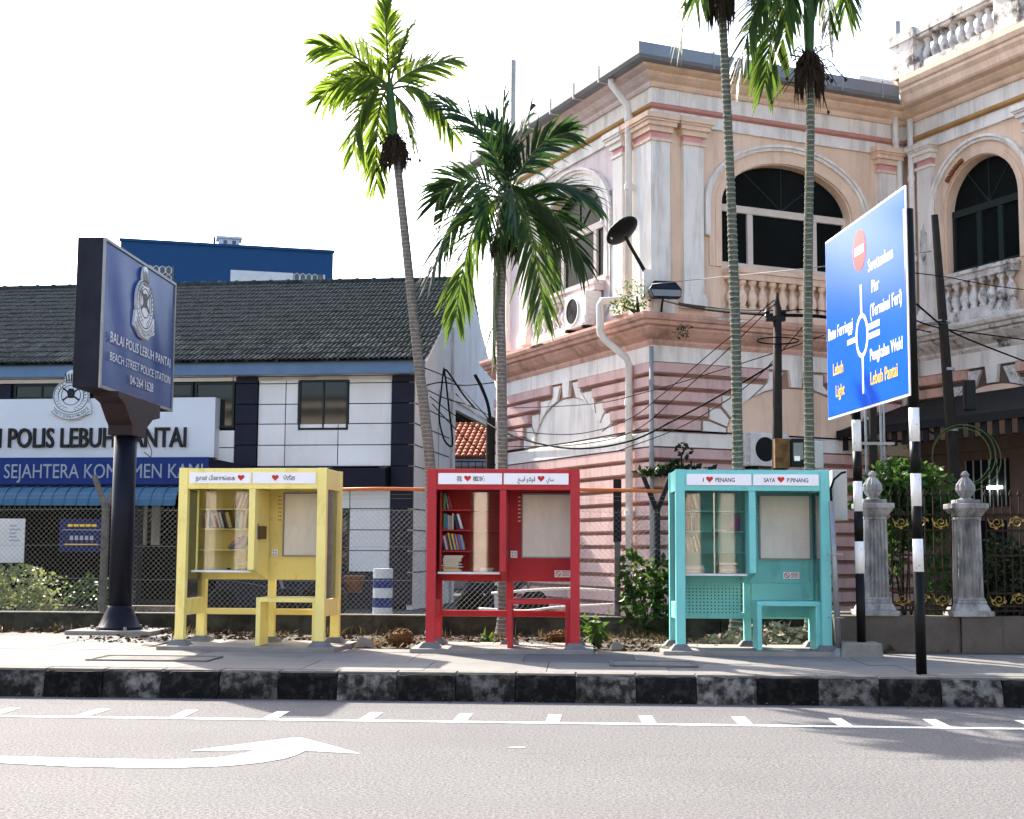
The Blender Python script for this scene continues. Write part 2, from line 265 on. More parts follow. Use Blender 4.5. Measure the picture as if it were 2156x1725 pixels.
# ------------------------------------------------------------------ ground, road, kerb, pavement
g = MB().quad((-400, -300, -.03), (400, -300, -.03), (400, 600, -.03), (-400, 600, -.03)).build('ground', 'soil'); tag(g, kind='structure')
yard = MB().quad((-60, 20.8, .2), (60, 20.8, .2), (60, 70, .2), (-60, 70, .2)).build('yard', 'dark_patch'); tag(yard, kind='structure')
road = MB().quad((-80, -6, 0), (80, -6, 0), (80, 14.2, 0), (-80, 14.2, 0)).build('road', 'asphalt'); tag(road, kind='structure')
box('painted_line', 'road_paint', road, -40, 40, 12.44, 12.54, .002, .006)
tk = MB().box(-.06, .06, 0, .58, .002, .0055).mesh('painted_tick', 'road_paint')
for i in range(-12, 13): ob('painted_tick', tk, road, (-.26+i*.845+R.uniform(-.02, .02), 12.545, 0), (0, 0, R.uniform(-.03, .03)))
arrow = [(-8.5, 9.84), (-4.06, 9.80), (-3.57, 9.70), (-3.11, 9.68), (-2.78, 9.71), (-2.47, 9.81), (-2.28, 9.98), (-2.15, 10.19), (-2.1, 10.39), (-2.08, 10.6), (-1.65, 10.49), (-2.23, 11.28), (-2.32, 11.29), (-2.92, 10.51), (-2.46, 10.6), (-2.5, 10.4), (-2.62, 10.2), (-2.78, 10.1), (-3.0, 10.05), (-3.47, 10.05), (-3.83, 10.08), (-4.2, 10.11), (-8.5, 10.16)]
MB().prism(arrow, .002, .006, lambda a, b, d: (a, b, d)).build('turn_arrow', 'road_paint', road)
MB().prism([(-.58, 10.92), (-.47, 10.9), (-.44, 10.95), (-.52, 10.96)], .002, .005, lambda a, b, d: (a, b, d)).build('paint_scrap', 'road_paint', road)
for yy, x0, x1 in ((10.62, -.5, 7.5), (13.6, -9, 9)):
    q = MB(); n = 90; P2 = [(x0+(x1-x0)*k/n, yy+.012*sin(k*.9)+R.uniform(-.008, .008)) for k in range(n+1)]
    for a, c in zip(P2, P2[1:]): w = R.uniform(.001, .0035); q.quad((a[0], a[1]-w, .0025), (c[0], c[1]-w, .0025), (c[0], c[1]+w, .0025), (a[0], a[1]+w, .0025))
    q.build('road_seam', 'dark_patch', road)
kerb = box('kerb', 'concrete', None, -60, 60, 14.30, 14.42, -.02, .262); tag(kerb, kind='structure')
kb = {}
def kerb_block():
    n = 9; P, F = [], []
    for k in range(n+1):
        x = -.296+.592*k/n; e = R.random()**3*.035+(.03*R.random() if k in (0, n) else 0); dz = R.random()**3*.03+(.03*R.random() if k in (0, n) else 0)
        P += [(x, R.uniform(-.004, .004), -.01), (x, .012+R.uniform(-.004, .004), .12), (x, .022+e*.4, .235-dz), (x, .035+e, .262-dz*.35), (x, .24, .262)]
    for k in range(n):
        for q in range(4): F.append((k*5+q, (k+1)*5+q, (k+1)*5+q+1, k*5+q+1))
    F += [(0, 1, 2, 3, 4), tuple(n*5+q for q in (4, 3, 2, 1, 0))]; return P, F
for k, mn in ((0, 'kerb_white'), (1, 'kerb_black')):
    for v in range(5):
        me = bpy.data.meshes.new('kerb_block'); kp = kerb_block(); me.from_pydata(kp[0], [], kp[1]); me.materials.append(MATS[mn]); me.materials.append(MATS['kerb_top'])
        for p in me.polygons:
            if p.normal.z > .8: p.material_index = 1
        kb[k, v] = me
for i in range(-22, 23):
    ob('kerb_block', kb[i % 2, R.randrange(5)], kerb, (-.98+i*.6+R.uniform(-.002, .002), 14.185+R.uniform(-.012, .012), R.uniform(-.008, .006)), (0, 0, R.uniform(-.014, .014)))
for i in range(-22, 23):
    box('kerb_cap', 'kerb_top', kerb, -1.27+i*.6, -.69+i*.6, 14.245+R.uniform(0, .015), 14.44, .262, .280+R.uniform(0, .003))
pav = MB().quad((-80, 14.4, .262), (80, 14.4, .262), (80, 20.9, .262), (-80, 20.9, .262)).build('pavement', 'paving_joint'); tag(pav, kind='structure')
sl = MB().box(-.627, .627, -.618, .618, -.04, 0).mesh('pavement_slab', 'paving')
dk = MB().box(-.627, .627, -.618, .618, -.04, 0).mesh('pavement_slab', 'worn_patch')
for r_ in range(2):
    for i in range(-11, 12):
        d_ = dk if (r_ == 1 and i == 0) else sl
        ob('pavement_slab', d_, pav, (.25+i*1.262-.3*r_, 15.075+r_*1.244, P_+R.uniform(-.003, .004)), None, (1, 1, 1))
for i in range(-11, 12): box('pavement_slab', 'paving', pav, -.4+i*1.262, .855+i*1.262, 16.945, 17.5, .24, P_-.002+R.uniform(-.002, .004))
for i in range(7): box('pavement_slab', 'paving', pav, -14+i*1.22, -12.79+i*1.22, 17.51, 20.3, .2, .281+R.uniform(-.002, .003))
for x, y, w in ((-4.75, 15.55, .62), (.75, 15.5, .42)):
    mh = box('manhole_cover', 'kerb_top', pav, x-w, x+w, y-.3, y+.3, P_+.004, P_+.012)
    fr = MB()
    for q in ((x-w-.05, x+w+.05, y+.3, y+.35), (x-w-.05, x+w+.05, y-.35, y-.3), (x-w-.05, x-w, y-.3, y+.3), (x+w, x+w+.05, y-.3, y+.3)): fr.box(*q, P_, P_+.02)
    fr.build('cover_frame', 'worn_patch', mh)
soil = MB(); nx, ny = 90, 9
for j in range(ny+1):
    for i in range(nx+1):
        x = -14+28*i/nx; y = 17.45+3.4*j/ny; z = .285+.03*sin(x*1.9)*sin(y*2.3)+R.uniform(-.015, .015)-.07*j/ny if 0 < j else .27; soil.v.append((x, y, z-(.08 if x > 3.3 else .14 if x < -5.6 and y < 20.4 else 0)))
soil.F = [(j*(nx+1)+i, j*(nx+1)+i+1, (j+1)*(nx+1)+i+1, (j+1)*(nx+1)+i) for j in range(ny) for i in range(nx)]
tag(soil.build('soil', 'soil'), kind='structure')

# opposite side of the street, behind the camera: what the glass mirrors
ob_ = thing('arcaded_shophouse', 'cream arcaded shophouse across the street, seen only mirrored in glass', 'building', (0, -13, 0))
w_ = MB().box(-34, 34, -6, 0, 3.6, 9.6); MB().box(-34, 34, -6, -3.2, 0, 3.6).build('arcade_wall', 'brown_wall', ob_); w_.box(-34, 34, -.1, .5, 9.4, 9.8); w_.box(-34, 34, -.05, .35, 3.7, 4.1); w_.build('wall', 'opposite_cream', ob_)
cm_ = MB().box(-.22, .22, -.5, .12, 0, 3.6).mesh('column', 'opposite_cream'); wm_ = MB().box(-.55, .55, 0, .04, 0, 2.3).mesh('window', 'dark_glass'); rm_ = MB().box(-68/2, 68/2, -7, .6, 9.8, 10).build('roof', 'tile_grey', ob_)
for i in range(-28, 29): ob('column', cm_, ob_, (i*1.17, 0, 0))
for i in range(-9, 10):
    ob('window', wm_, ob_, (i*3.5+.95, .003, 5.2)); ob('window', wm_, ob_, (i*3.5+2.5, .003, 5.2))

# ------------------------------------------------------------------ colonial building (local: x along the front, y along the left side)
CB = thing('colonial_building', 'two-storey pink and peach colonial building with arched windows', 'building', (1.25, 25.0, 0), radians(27))
LA, LB, LC = 6.95, 5.75, 7.0
fA = lambda s, d, z: (-d, s, z)
fB = lambda s, d, z: (s, -d, z)
fC = lambda s, d, z: (LB-d, -s, z)
FAC = {'A': (fA, 0, -1, LA, 0), 'B': (fB, 0, -1, LB, -1), 'C': (fC, 0, 1, LC, 0)}
def sweep(f, prof, s0, m0, s1, m1, mb=None, close=True):
    mb = mb or MB(f); n = len(prof); P = [(s0+m0*d, d, z) for d, z in prof]+[(s1+m1*d, d, z) for d, z in prof]
    F = [(i, i+1, n+i+1, n+i) for i in range(n-1)]+([(n-1, 0, n, 2*n-1)] if close else [])+[tuple(range(n)), tuple(range(n, 2*n))[::-1]]
    return mb.add(P, F)
def arch_wall(mb, s0, s1, z0, z1, cs, hw, zs, zp, rise, depth, n=22):
    A = [(cs+hw*cos(pi*i/n), zp+rise*sin(pi*i/n)) for i in range(n+1)]; q = lambda *p: mb.quad(*[(a, d, b) for a, d, b in p])
    q((s0, 0, z0), (cs-hw, 0, z0), (cs-hw, 0, z1), (s0, 0, z1)); q((cs+hw, 0, z0), (s1, 0, z0), (s1, 0, z1), (cs+hw, 0, z1)); q((cs-hw, 0, z0), (cs+hw, 0, z0), (cs+hw, 0, zs), (cs-hw, 0, zs))
    for (a, b), (c, d) in zip(A, A[1:]): q((a, 0, b), (a, 0, z1), (c, 0, z1), (c, 0, d)); q((a, 0, b), (c, 0, d), (c, -depth, d), (a, -depth, b))
    for s in (cs-hw, cs+hw): q((s, 0, zs), (s, 0, zp), (s, -depth, zp), (s, -depth, zs))
    q((cs-hw, 0, zs), (cs+hw, 0, zs), (cs+hw, -depth, zs), (cs-hw, -depth, zs)); return mb
def arch_ring(mb, cs, ai, ri, ao, ro, zp, zb, d0, d1, n=26):
    I = [(cs+ai, zb)]+[(cs+ai*cos(pi*i/n), zp+ri*sin(pi*i/n)) for i in range(n+1)]+[(cs-ai, zb)]; O = [(cs+ao, zb)]+[(cs+ao*cos(pi*i/n), zp+ro*sin(pi*i/n)) for i in range(n+1)]+[(cs-ao, zb)]
    for i in range(len(I)-1):
        mb.add([(*I[i], 0), (*I[i+1], 0), (*O[i], 0), (*O[i+1], 0)] and [(I[i][0], d1, I[i][1]), (I[i+1][0], d1, I[i+1][1]), (O[i+1][0], d1, O[i+1][1]), (O[i][0], d1, O[i][1]), (I[i][0], d0, I[i][1]), (I[i+1][0], d0, I[i+1][1]), (O[i+1][0], d0, O[i+1][1]), (O[i][0], d0, O[i][1])],
               [(0, 1, 2, 3), (0, 4, 5, 1), (3, 2, 6, 7)])
    for k in (0, len(I)-1): mb.quad((I[k][0], d0, I[k][1]), (O[k][0], d0, O[k][1]), (O[k][0], d1, O[k][1]), (I[k][0], d1, I[k][1]))
    return mb
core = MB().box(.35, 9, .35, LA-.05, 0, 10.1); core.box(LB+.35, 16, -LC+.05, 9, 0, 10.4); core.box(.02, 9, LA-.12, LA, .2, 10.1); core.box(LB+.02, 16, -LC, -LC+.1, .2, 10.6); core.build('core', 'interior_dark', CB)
bal = MB().lathe((0, 0, 0), [(.085, 0), (.085, .05), (.055, .06), (.105, .17), (.10, .25), (.045, .36), (.04, .43), (.06, .45), (.085, .48), (.085, .54)], 9).mesh('baluster', 'stucco_peach', True)
balA = bal.copy(); balA.materials[0] = MATS['stucco_lilac']; balW = bal.copy(); balW.materials[0] = MATS['weathered_white']
def pilaster(f, s0, s1, zt=8.96, d=.10, corner=False):
    p = box_f(f, 'pilaster', 'stucco_white', CB, s0, s1, 0, d, 5.98, zt)
    box_f(f, 'capital_neck', 'neck_pink', p, s0+.004, s1-.004, 0, d-.004, zt, 9.13)
    c = MB(f)
    for e, z0, z1 in ((.03, 8.93, 8.985), (.05, 9.10, 9.20), (.10, 9.20, 9.28), (.13, 9.28, 9.32), (.16, 9.32, 9.42)): c.box(s0-e, s1+e, 0, d+e, z0, z1)
    c.build('capital', 'stucco_white' if f is not fB else 'stucco_peach', p)
    b_ = MB(f).box(s0-.05, s1+.05, 0, d+.05, 5.9, 6.1); b_.box(s0-.025, s1+.025, 0, d+.025, 6.1, 6.17); b_.build('base', 'stucco_white', p); return p
def box_f(f, name, m, parent, *d): return MB(f).box(*d).build(name, m, parent)
def balustrade(f, s0, s1, z0, n, mesh, m, zr=6.51):
    t = MB(f).box(s0, s1, .01, .22, zr, zr+.2); t.box(s0-.02, s1+.02, .01, .26, zr+.12, zr+.17); t.box(s0, s1, .01, .21, z0-.2, z0)
    o = t.build('balustrade', m, CB)
    for i in range(n):
        s = s0+(i+.5)*(s1-s0)/n; ob('baluster', mesh, o, f(s, .12, z0))
    return o
def window(f, cs, hw, zs, zp, rise, mull, fm, dep=.24):
    w = MB(f); w.box(cs-hw, cs+hw, -dep, -dep+.09, zp-.075, zp+.06); w.box(cs-hw, cs+hw, -dep-.01, -dep+.1, zs, zs+.09)
    for s in mull: w.box(s-.06, s+.06, -dep, -dep+.08, zs, zp-.07)
    for s in (cs-hw, cs+hw-.06): w.box(s, s+.06, -dep, -dep+.085, zs, zp-.07)
    o = w.build('window', fm, CB)
    e = [cs-hw+.06]+[v for s in mull for v in (s-.06, s+.06)]+[cs+hw-.06]
    for a, b in zip(e[::2], e[1::2]): MB(f).quad((a, -dep+.03, zs+.09), (b, -dep+.03, zs+.09), (b, -dep+.03, zp-.07), (a, -dep+.03, zp-.07)).build('pane', 'dark_glass', o)
    n = 18; A = [(cs+hw*cos(pi*i/n), zp+.06+(rise-.06)*sin(pi*i/n)) for i in range(n+1)]
    MB(f).quad(*[(a, -dep+.03, b) for a, b in A]).build('fanlight_pane', 'dark_glass', o)
    br = MB(f)
    for t in (.3, .5, .7): br.tube([(cs, -dep+.04, zp+.06), (cs+hw*cos(pi*t)*.98, -dep+.04, zp+rise*sin(pi*t)*.98)], .014, 5)
    br.build('glazing_bar', 'window_frame_dark', o); return o
ZS, ZP, RI, HW = 6.80, 7.93, .90, 1.47
CA_, CBc, CC_ = 3.32, 2.92, 2.09
for key, cs, hw, wm, rm in (('A', CA_, HW, 'stucco_lilac', 'stucco_white'), ('B', CBc, HW, 'stucco_peach', 'stucco_peach'), ('C', CC_, .95, 'stucco_peach', 'stucco_white')):
    f, s0, m0, s1, m1 = FAC[key]
    wall = arch_wall(MB(f), s0, s1, 5.7, 9.66, cs, hw, ZS if key != 'C' else 6.76, ZP, RI, .32).build('upper_wall', wm, CB)
    # lower part of the opening: recess that holds the balusters
    rg = MB(f); k_ = hw/HW
    arch_ring(rg, cs, hw+.02, RI+.02, hw+.15, RI+.14, ZP, 6.75, 0, .05); arch_ring(rg, cs, hw+.15, RI+.14, hw+.28, RI+.26, ZP, 6.75, 0, .03)
    rg.build('arch_band', 'stucco_peach' if key != 'A' else 'stucco_white', wall)
    rg = MB(f); arch_ring(rg, cs, hw+.28, RI+.26, hw+.34, RI+.32, ZP, 7.3, 0, .08); arch_ring(rg, cs, hw+.34, RI+.32, hw+.40, RI+.37, ZP, 7.3, 0, .12); rg.build('arch_moulding', 'stucco_white', wall)
    window(f, cs, hw, ZS if key != 'C' else 6.76, ZP, RI, [cs-.73, cs+.73] if key != 'C' else [cs-.25, cs+.3], 'window_cream' if key != 'C' else 'window_frame_dark')
    bm = {'A': balA, 'B': bal, 'C': balW}[key]
    balustrade(f, cs-hw+.02, cs+hw-.02, 5.97, 13 if key != 'C' else 8, bm, {'A': 'stucco_lilac', 'B': 'stucco_peach', 'C': 'weathered_white'}[key])
    MB(f).box(cs-hw-.02, cs+hw+.02, .0, .006, 5.9, 6.74).build('apron', 'stucco_peach' if key != 'A' else 'stucco_lilac', wall)
    # entablature, top to bottom
    pk = {'A': 'stucco_white', 'B': 'stucco_white', 'C': 'stucco_white'}[key]
    S = lambda pr, nm, mt: sweep(f, pr, s0, m0, s1, m1).build(nm, mt, CB)
    S([(-.02, 9.32), (.05, 9.32), (.05, 9.545), (-.02, 9.545)], 'architrave', pk)
    S([(0, 9.545), (.07, 9.545), (.115, 9.575), (.115, 9.625), (.07, 9.655), (0, 9.655)], 'torus_moulding', {'A': 'trim_gold', 'B': 'trim_rose', 'C': 'trim_gold'}[key])
    S([(-.02, 9.655), (.045, 9.655), (.045, 9.945), (-.02, 9.945)], 'frieze', pk)
    top = 10.24 if key != 'C' else 10.72
    pr = [(0, 9.945), (.09, 9.945), (.12, 9.985), (.12, 10.03), (.2, 10.07), (.27, 10.13), (.27, 10.17), (.4, 10.2), (.43, 10.24), (0, 10.24)]
    if key == 'C': pr = pr[:-1]+[(.46, 10.36), (.52, 10.44), (.52, 10.50), (.56, 10.52), (.6, 10.60), (.6, 10.70), (0, 10.74)]
    S(pr, 'cornice', 'stucco_peach' if key != 'A' else 'stucco_lilac')
    # string cornice between the storeys and flat band below
    S([(0, 5.19), (.06, 5.19), (.09, 5.25), (.09, 5.29), (.2, 5.36), (.3, 5.46), (.3, 5.50), (.38, 5.52), (.40, 5.58), (.45, 5.6), (.48, 5.66), (.48, 5.71), (0, 5.75)], 'string_cornice', 'stucco_salmon' if key != 'C' else 'weathered_white')
    S([(-.02, 4.90), (.05, 4.90), (.05, 5.19), (-.02, 5.19)], 'lower_frieze', 'stucco_white')
    S([(0, 3.37), (.13, 3.37), (.13, 3.60), (.1, 3.63), (0, 3.63)], 'plat_band', 'stucco_white' if key != 'C' else 'brown_wall')
    lw = sweep(f, [(-.3, .2), (0, .2), (0, 5.0), (-.3, 5.0)], s0, m0 if m0 > 0 else 0, s1, m1 if m1 > 0 else 0).build('lower_wall', {'A': 'groove', 'B': 'groove', 'C': 'brown_wall'}[key], CB)
    cm = {'A': 'stucco_pink', 'B': 'stucco_pink', 'C': 'stucco_salmon'}[key]
    ac_, half = (cs+.1 if key != 'C' else 2.3), [2.1, 1.95, 1.66, 1.22, .62]
    def course(sa, ma, sb, mb_, z0, z1, mt=cm): sweep(f, [(.002, z0+.03), (.03, z0+.032), (.12, z0+.06), (.12, z1-.025), (.002, z1-.016)], sa, ma, sb, mb_).build('stone_course', mt, lw)
    for k in range(5):
        z0, z1 = 3.63+k*.254, 3.63+(k+1)*.254; h = half[k]
        if ac_-h-.06 > s0+.1: course(s0, m0, ac_-h-.02, 0, z0, z1)
        if ac_+h+.06 < s1-.1: course(ac_+h+.02, 0, s1, m1, z0, z1)
    if key != 'C':
        for k in range(12): course(s0, m0, s1, m1, .28+k*.2575, .28+(k+1)*.2575)
    # blind arch with wedge stones
    n = 24; A = [(ac_+1.5*cos(pi*i/n), 3.635+.92*sin(pi*i/n)) for i in range(n+1)]
    MB(f).prism(A, .002, .02, lambda a, b, d: (a, d, b)).build('blind_arch', 'stucco_white' if key == 'A' else 'stucco_peach', lw)
    th = [0, .12, .3, .52, .83, 1.3]
    for sg in (-1, 1):
        for k in range(5):
            z0, z1 = 3.64+k*.252, 3.64+(k+1)*.252; hn = half[k+1] if k < 4 else .2
            pol = [(1.5*cos(th[k]), 3.635+.92*sin(th[k])), (half[k], z0), (half[k], z1), (hn, z1)] + [(1.5*cos(th[k]+(th[k+1]-th[k])*t), 3.635+.92*sin(th[k]+(th[k+1]-th[k])*t)) for t in (1, .5)]
            cx = sum(p[0] for p in pol)/6; cz = sum(p[1] for p in pol)/6
            pol = [(ac_+sg*(cx+(x-cx)*.8), cz+(z-cz)*.8) for x, z in pol]; MB(f).prism(pol, .004, .062, lambda a, b, d: (a, d, b)).build('voussoir', 'stucco_white' if key != 'C' else 'weathered_white', lw)
    MB(f).prism([(ac_-.12, 4.58), (ac_+.12, 4.58), (ac_+.16, 4.9), (ac_-.16, 4.9)], .004, .075, lambda a, b, d: (a, d, b)).build('keystone', 'stucco_white', lw)
# corner pier and pilasters
p = MB().box(-.1, .3, -.1, .6, 5.98, 8.96).build('corner_pier', 'stucco_white', CB); MB().box(-.096, .296, -.096, .596, 8.96, 9.13).build('capital_neck', 'neck_pink', p)
c = MB(); [c.box(-.1-e, .3+e, -.1-e, .6+e, z0, z1) for e, z0, z1 in ((.03, 8.93, 8.985), (.05, 9.10, 9.20), (.10, 9.20, 9.28), (.13, 9.28, 9.32), (.16, 9.32, 9.42))]; c.build('capital', 'stucco_peach', p)
MB().box(-.15, .35, -.15, .65, 5.74, 6.08).build('base', 'stucco_white', p)
for f, a, b in ((fA, .98, 1.36), (fA, 5.25, 5.63), (fA, 6.35, 6.94), (fB, .59, 1.01), (fB, 5.02, 5.46), (fC, .46, .86), (fC, 3.3, 3.85), (fC, 6.3, 6.98)): pilaster(f, a, b)
# gutter on the corner block
for key in 'AB':
    f, s0, m0, s1, m1 = FAC[key]; s1 = s1+(1.2 if key == 'A' else 0); gt = sweep(f, [(.40, 10.245), (.60, 10.245), (.64, 10.30), (.64, 10.52), (.60, 10.52), (.60, 10.32), (.44, 10.32)], s0, m0, s1, m1).build('gutter', 'gutter_metal', CB)
    for i in range(8 if key == 'A' else 6):
        s = .9+i*(1.05 if key == 'A' else .95); MB(f).box(s, s+.03, .395, .648, 10.235, 10.56).build('gutter_strap', 'pipe_white' if key == 'A' else 'pipe_grey', gt)
rf = MB(); rf.quad((-.4, -.4, 10.45), (LB-.5, -.4, 10.45), (LB-.5, 4, 11.5), (4, 4, 11.5)); rf.quad((-.4, -.4, 10.45), (4, 4, 11.5), (4, LA+1, 11.5), (-.4, LA+1.2, 10.45)); rf.quad((4, 4, 11.5), (LB-.5, 4, 11.5), (LB-.5, LA+1, 11.5), (4, LA+1, 11.5)); rf.build('roof', 'roof_sheet', CB)
# parapet balustrade on the right wing
pb = MB(fC).box(.35, LC, .16, .5, 10.74, 10.88); pb.box(.35, LC, .12, .52, 11.44, 11.56); pb.box(.35, LC, .16, .48, 11.38, 11.44); pb.box(.3, .95, .1, .54, 10.74, 11.40); pb.box(.25, 1.0, .06, .58, 11.40, 11.60); pb.box(3.1, 3.7, .1, .54, 10.74, 11.40); pb.box(3.05, 3.75, .06, .58, 11.40, 11.66)
pbo = pb.build('parapet_balustrade', 'weathered_white', CB); bp_ = MB().lathe((0, 0, 0), [(.08, 0), (.05, .04), (.1, .14), (.095, .2), (.045, .32), (.05, .4), (.08, .44), (.08, .5)], 10).mesh('baluster', 'weathered_white', True)
for i in range(9): ob('baluster', bp_, pbo, fC(1.12+i*.235, .32, 10.88))
for i in range(10): ob('baluster', bp_, pbo, fC(3.86+i*.235, .32, 10.88))
MB(fC).tube([(.3, .35, 10.5), (.3, .35, 11.98)], .05, 10).build('vent_pipe', 'pipe_grey', CB); MB().tube([(.4, LA+.2, 10.3), (.4, LA+.2, 12.85)], .06, 10).build('vent_pipe', 'pipe_grey', CB)
MB().tube([(5.2, -.42, 10.60), (5.05, -.5, 10.60), (4.5, -.2, 10.72)][::-1], .07, 8).build('vent_pipe', 'pipe_white', CB)
# downpipes
def pipe(pts, r, m='pipe_white', nm='downpipe', coll=()):
    o = MB().tube(pts, r, 10).build(nm, m, CB, True)
    for z in coll:
        for a, b in zip(pts, pts[1:]):
            if min(a[2], b[2]) <= z <= max(a[2], b[2]) and abs(a[2]-b[2]) > .5:
                t = (z-a[2])/(b[2]-a[2]); MB().lathe((a[0]+(b[0]-a[0])*t, a[1]+(b[1]-a[1])*t, z), [(r*1.25, -.05), (r*1.25, .05)], 10).build('pipe_collar', m, o)
pipe([(-.5, .66, 10.25), (-.5, .66, 10.14), (-.22, .55, 9.75), (-.2, .55, 9.6), (-.2, .55, 6.25)], .065, coll=(8.2, 9.5))
pipe([(-.12, .78, 6.14), (-.62, .82, 6.08), (-.66, .82, 6.0), (-.66, .8, 5.48), (-.6, .78, 5.38), (-.24, .58, 5.02), (-.2, .56, 4.9), (-.2, .56, .3)], .068, coll=(4.2, 2.2))
pipe([(-.12, -.12, 5.15), (-.12, -.12, .3)], .04, 'pipe_grey', coll=(4.5, 3.2))
pipe([(5.42, -.14, 10.2), (5.42, -.14, 9.5), (5.5, -.14, 9.3), (5.5, -.14, 3.5)], .06, coll=(9.6, 8.1)); pipe([(5.6, -.36, 10.0), (5.6, -.36, 8.9), (5.6, -.36, 3.4)], .06, coll=(8.8, 7.2))
br = MB(fC)
for i in range(4): a = pi*(.62+i*.045); br.tube([(CC_+1.02*cos(a), .075, ZP+.98*sin(a)), (CC_+1.02*cos(a+.12), .075, ZP+.98*sin(a+.12))], .05, 4)
br.build('exposed_brick', 'arch_brick', CB)
# lean-to awning over the porch of the right wing
AW = MB(); n = 34
for i in range(n): y0 = -.1-i*.22; AW.frus(3.95, LB-.02, y0-.2, y0, 3.78, 3.95, LB-.02, y0-.2, y0, 3.80); 
AW.v = [(x, y, z+(x-3.95)*.36) for x, y, z in AW.v]; awo = AW.build('porch_awning', 'awning_dark', CB)
MB().box(3.9, 3.97, -7.6, -.1, 3.66, 3.80).build('awning_fascia', 'awning_dark', awo)
for i in range(26): box('valance_strip', 'awning_dark', awo, 4.0, 4.02, -.3-i*.28, -.16-i*.28, 3.42, 3.68)
wv = MB(fC).box(1.5, 2.6, .005, .04, 2.35, 3.2).build('porch_window', 'dark_glass', CB)
for i in range(6): MB(fC).box(1.55+i*.2, 1.57+i*.2, .05, .07, 2.35, 3.2).build('window_bar', 'pipe_grey', wv)
MB(fC).box(2.15, 2.5, .08, .11, 2.66, 2.71).build('light_tube', 'tube_light', wv); MB(fC).box(1.4, 2.7, 0, .12, 2.22, 2.32).build('sill', 'brown_wall', wv); MB(fC).box(1.6, 2.5, .003, .03, .3, 2.1).build('doorway', 'interior_dark', CB)

# ------------------------------------------------------------------ police station (local: x along the front, right end at 0, y into depth)
PS = thing('police_station', 'white and navy police station with grey tiled roof and blue awning', 'building', (-3.61, 31.0, 0), radians(-5))
XL = -17.0
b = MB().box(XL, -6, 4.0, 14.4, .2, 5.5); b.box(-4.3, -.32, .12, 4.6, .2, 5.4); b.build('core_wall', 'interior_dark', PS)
gw = MB()                                     # gable end
gw.prism([(.02, .2), (4.75, .2), (4.75, 5.15), (14.4, 5.25), (14.4, 5.5), (7.2, 8.75), (.02, 5.5)], -.3, -.16, lambda a, c, d: (d, a, c))
gwo = gw.build('gable_wall', 'plaster_white', PS)
for z in (1.02, 1.49, 1.95, 2.42, 2.88, 3.37, 3.85, 4.33, 4.78): MB().box(-.16, -.154, .02, 4.2, z-.012, z+.012).build('panel_joint', 'clad_joint', gwo)
for y in (1.4, 2.8): MB().box(-.16, -.1535, y-.008, y+.008, .3, 5.4).build('panel_joint', 'clad_joint', gwo)
MB().box(-.16, -.10, 4.45, 4.75, .2, 7.2).build('gable_pier', 'plaster_white', gwo); MB().box(-.158, -.12, 4.2, 14.4, 5.35, 5.5).build('gable_band', 'plaster_white', gwo)
wall = box('front_wall', 'clad_joint', PS, XL, -.17, .03, .13, 2.9, 5.45)
box('front_wall', 'clad_joint', PS, -4.3, -.17, .035, .12, .2, 2.9)
def panel(x0, x1, z0, z1, m='clad_white', y=0.): o = box('cladding_panel', m, wall, x0+.011, x1-.011, y, .035, z0+.011, z1-.011); return o
zr = [3.37, 3.85, 4.33, 4.78, 5.25, 5.42]
for z0, z1 in zip(zr, zr[1:]):
    panel(-3.79, -3.15, z0, z1)
    if z1 <= 4.33: panel(-3.15, -1.92, z0, z1); panel(-1.92, -.69, z0, z1)
    else:
        panel(-3.15, -2.86, z0, z1); panel(-1.68, -.69, z0, z1)
panel(-2.86, -1.68, 5.33, 5.42)
for x0, x1 in ((-4.32, -3.79), (-.69, -.16)):
    z_ = [.3, 1.02, 1.49, 1.95, 2.42, 2.88]+zr[0:] if x0 > -1 else zr
    for z0, z1 in zip(z_, z_[1:]): panel(x0, x1, z0, z1, 'clad_navy', -.06)
wz = [1.02, 1.49, 1.95, 2.42, 2.84]
for z0, z1 in zip(wz, wz[1:]):
    panel(-1.62, -.69, z0, z1)
    if z0 > 2.3 or z1 < 1.1: panel(-1.95, -1.62, z0, z1)
    panel(-3.2, -1.95, z0, z1); panel(-4.3, -3.2, z0, z1)
box('plinth_panel', 'clad_navy', wall, -4.3, -.69, 0, .03, .2, 1.0)
def win(x0, x1, z0, z1, n=2, y=.045):
    o = MB(); 
    for q in ((x0, x1, z0, z0+.05), (x0, x1, z1-.05, z1), (x0, x0+.05, z0+.05, z1-.05), (x1-.05, x1, z0+.05, z1-.05)): o.box(q[0], q[1], -.012, y, q[2], q[3])
    for i in range(1, n): x = x0+(x1-x0)*i/n; o.box(x-.02, x+.02, -.005, y, z0+.05, z1-.05)
    o = o.build('window', 'window_frame_dark', PS)
    for i in range(n): a = x0+.05+(x1-x0-.1)*i/n; MB().quad((a, y-.02, z0+.05), (a+(x1-x0-.1)/n, y-.02, z0+.05), (a+(x1-x0-.1)/n, y-.02, z1-.05), (a, y-.02, z1-.05)).build('pane', 'office_glass', o)
win(-2.85, -1.69, 4.19, 5.33); win(-1.94, -1.63, 1.08, 2.22, 1); win(-5.3, -4.36, 4.25, 5.3, 1); win(-7.6, -5.35, 4.95, 5.3, 3); win(-9.7, -7.65, 4.95, 5.3, 3)
for z0, z1 in ((3.37, 3.8), (3.8, 4.2)): panel(-4.85, -4.33, z0, z1)
for i in range(6): panel(XL+i*2+4.6, XL+i*2+6.6, 5.31, 5.42)
panel(-10.6, -9.75, 3.4, 5.3, 'clad_navy', -.05)
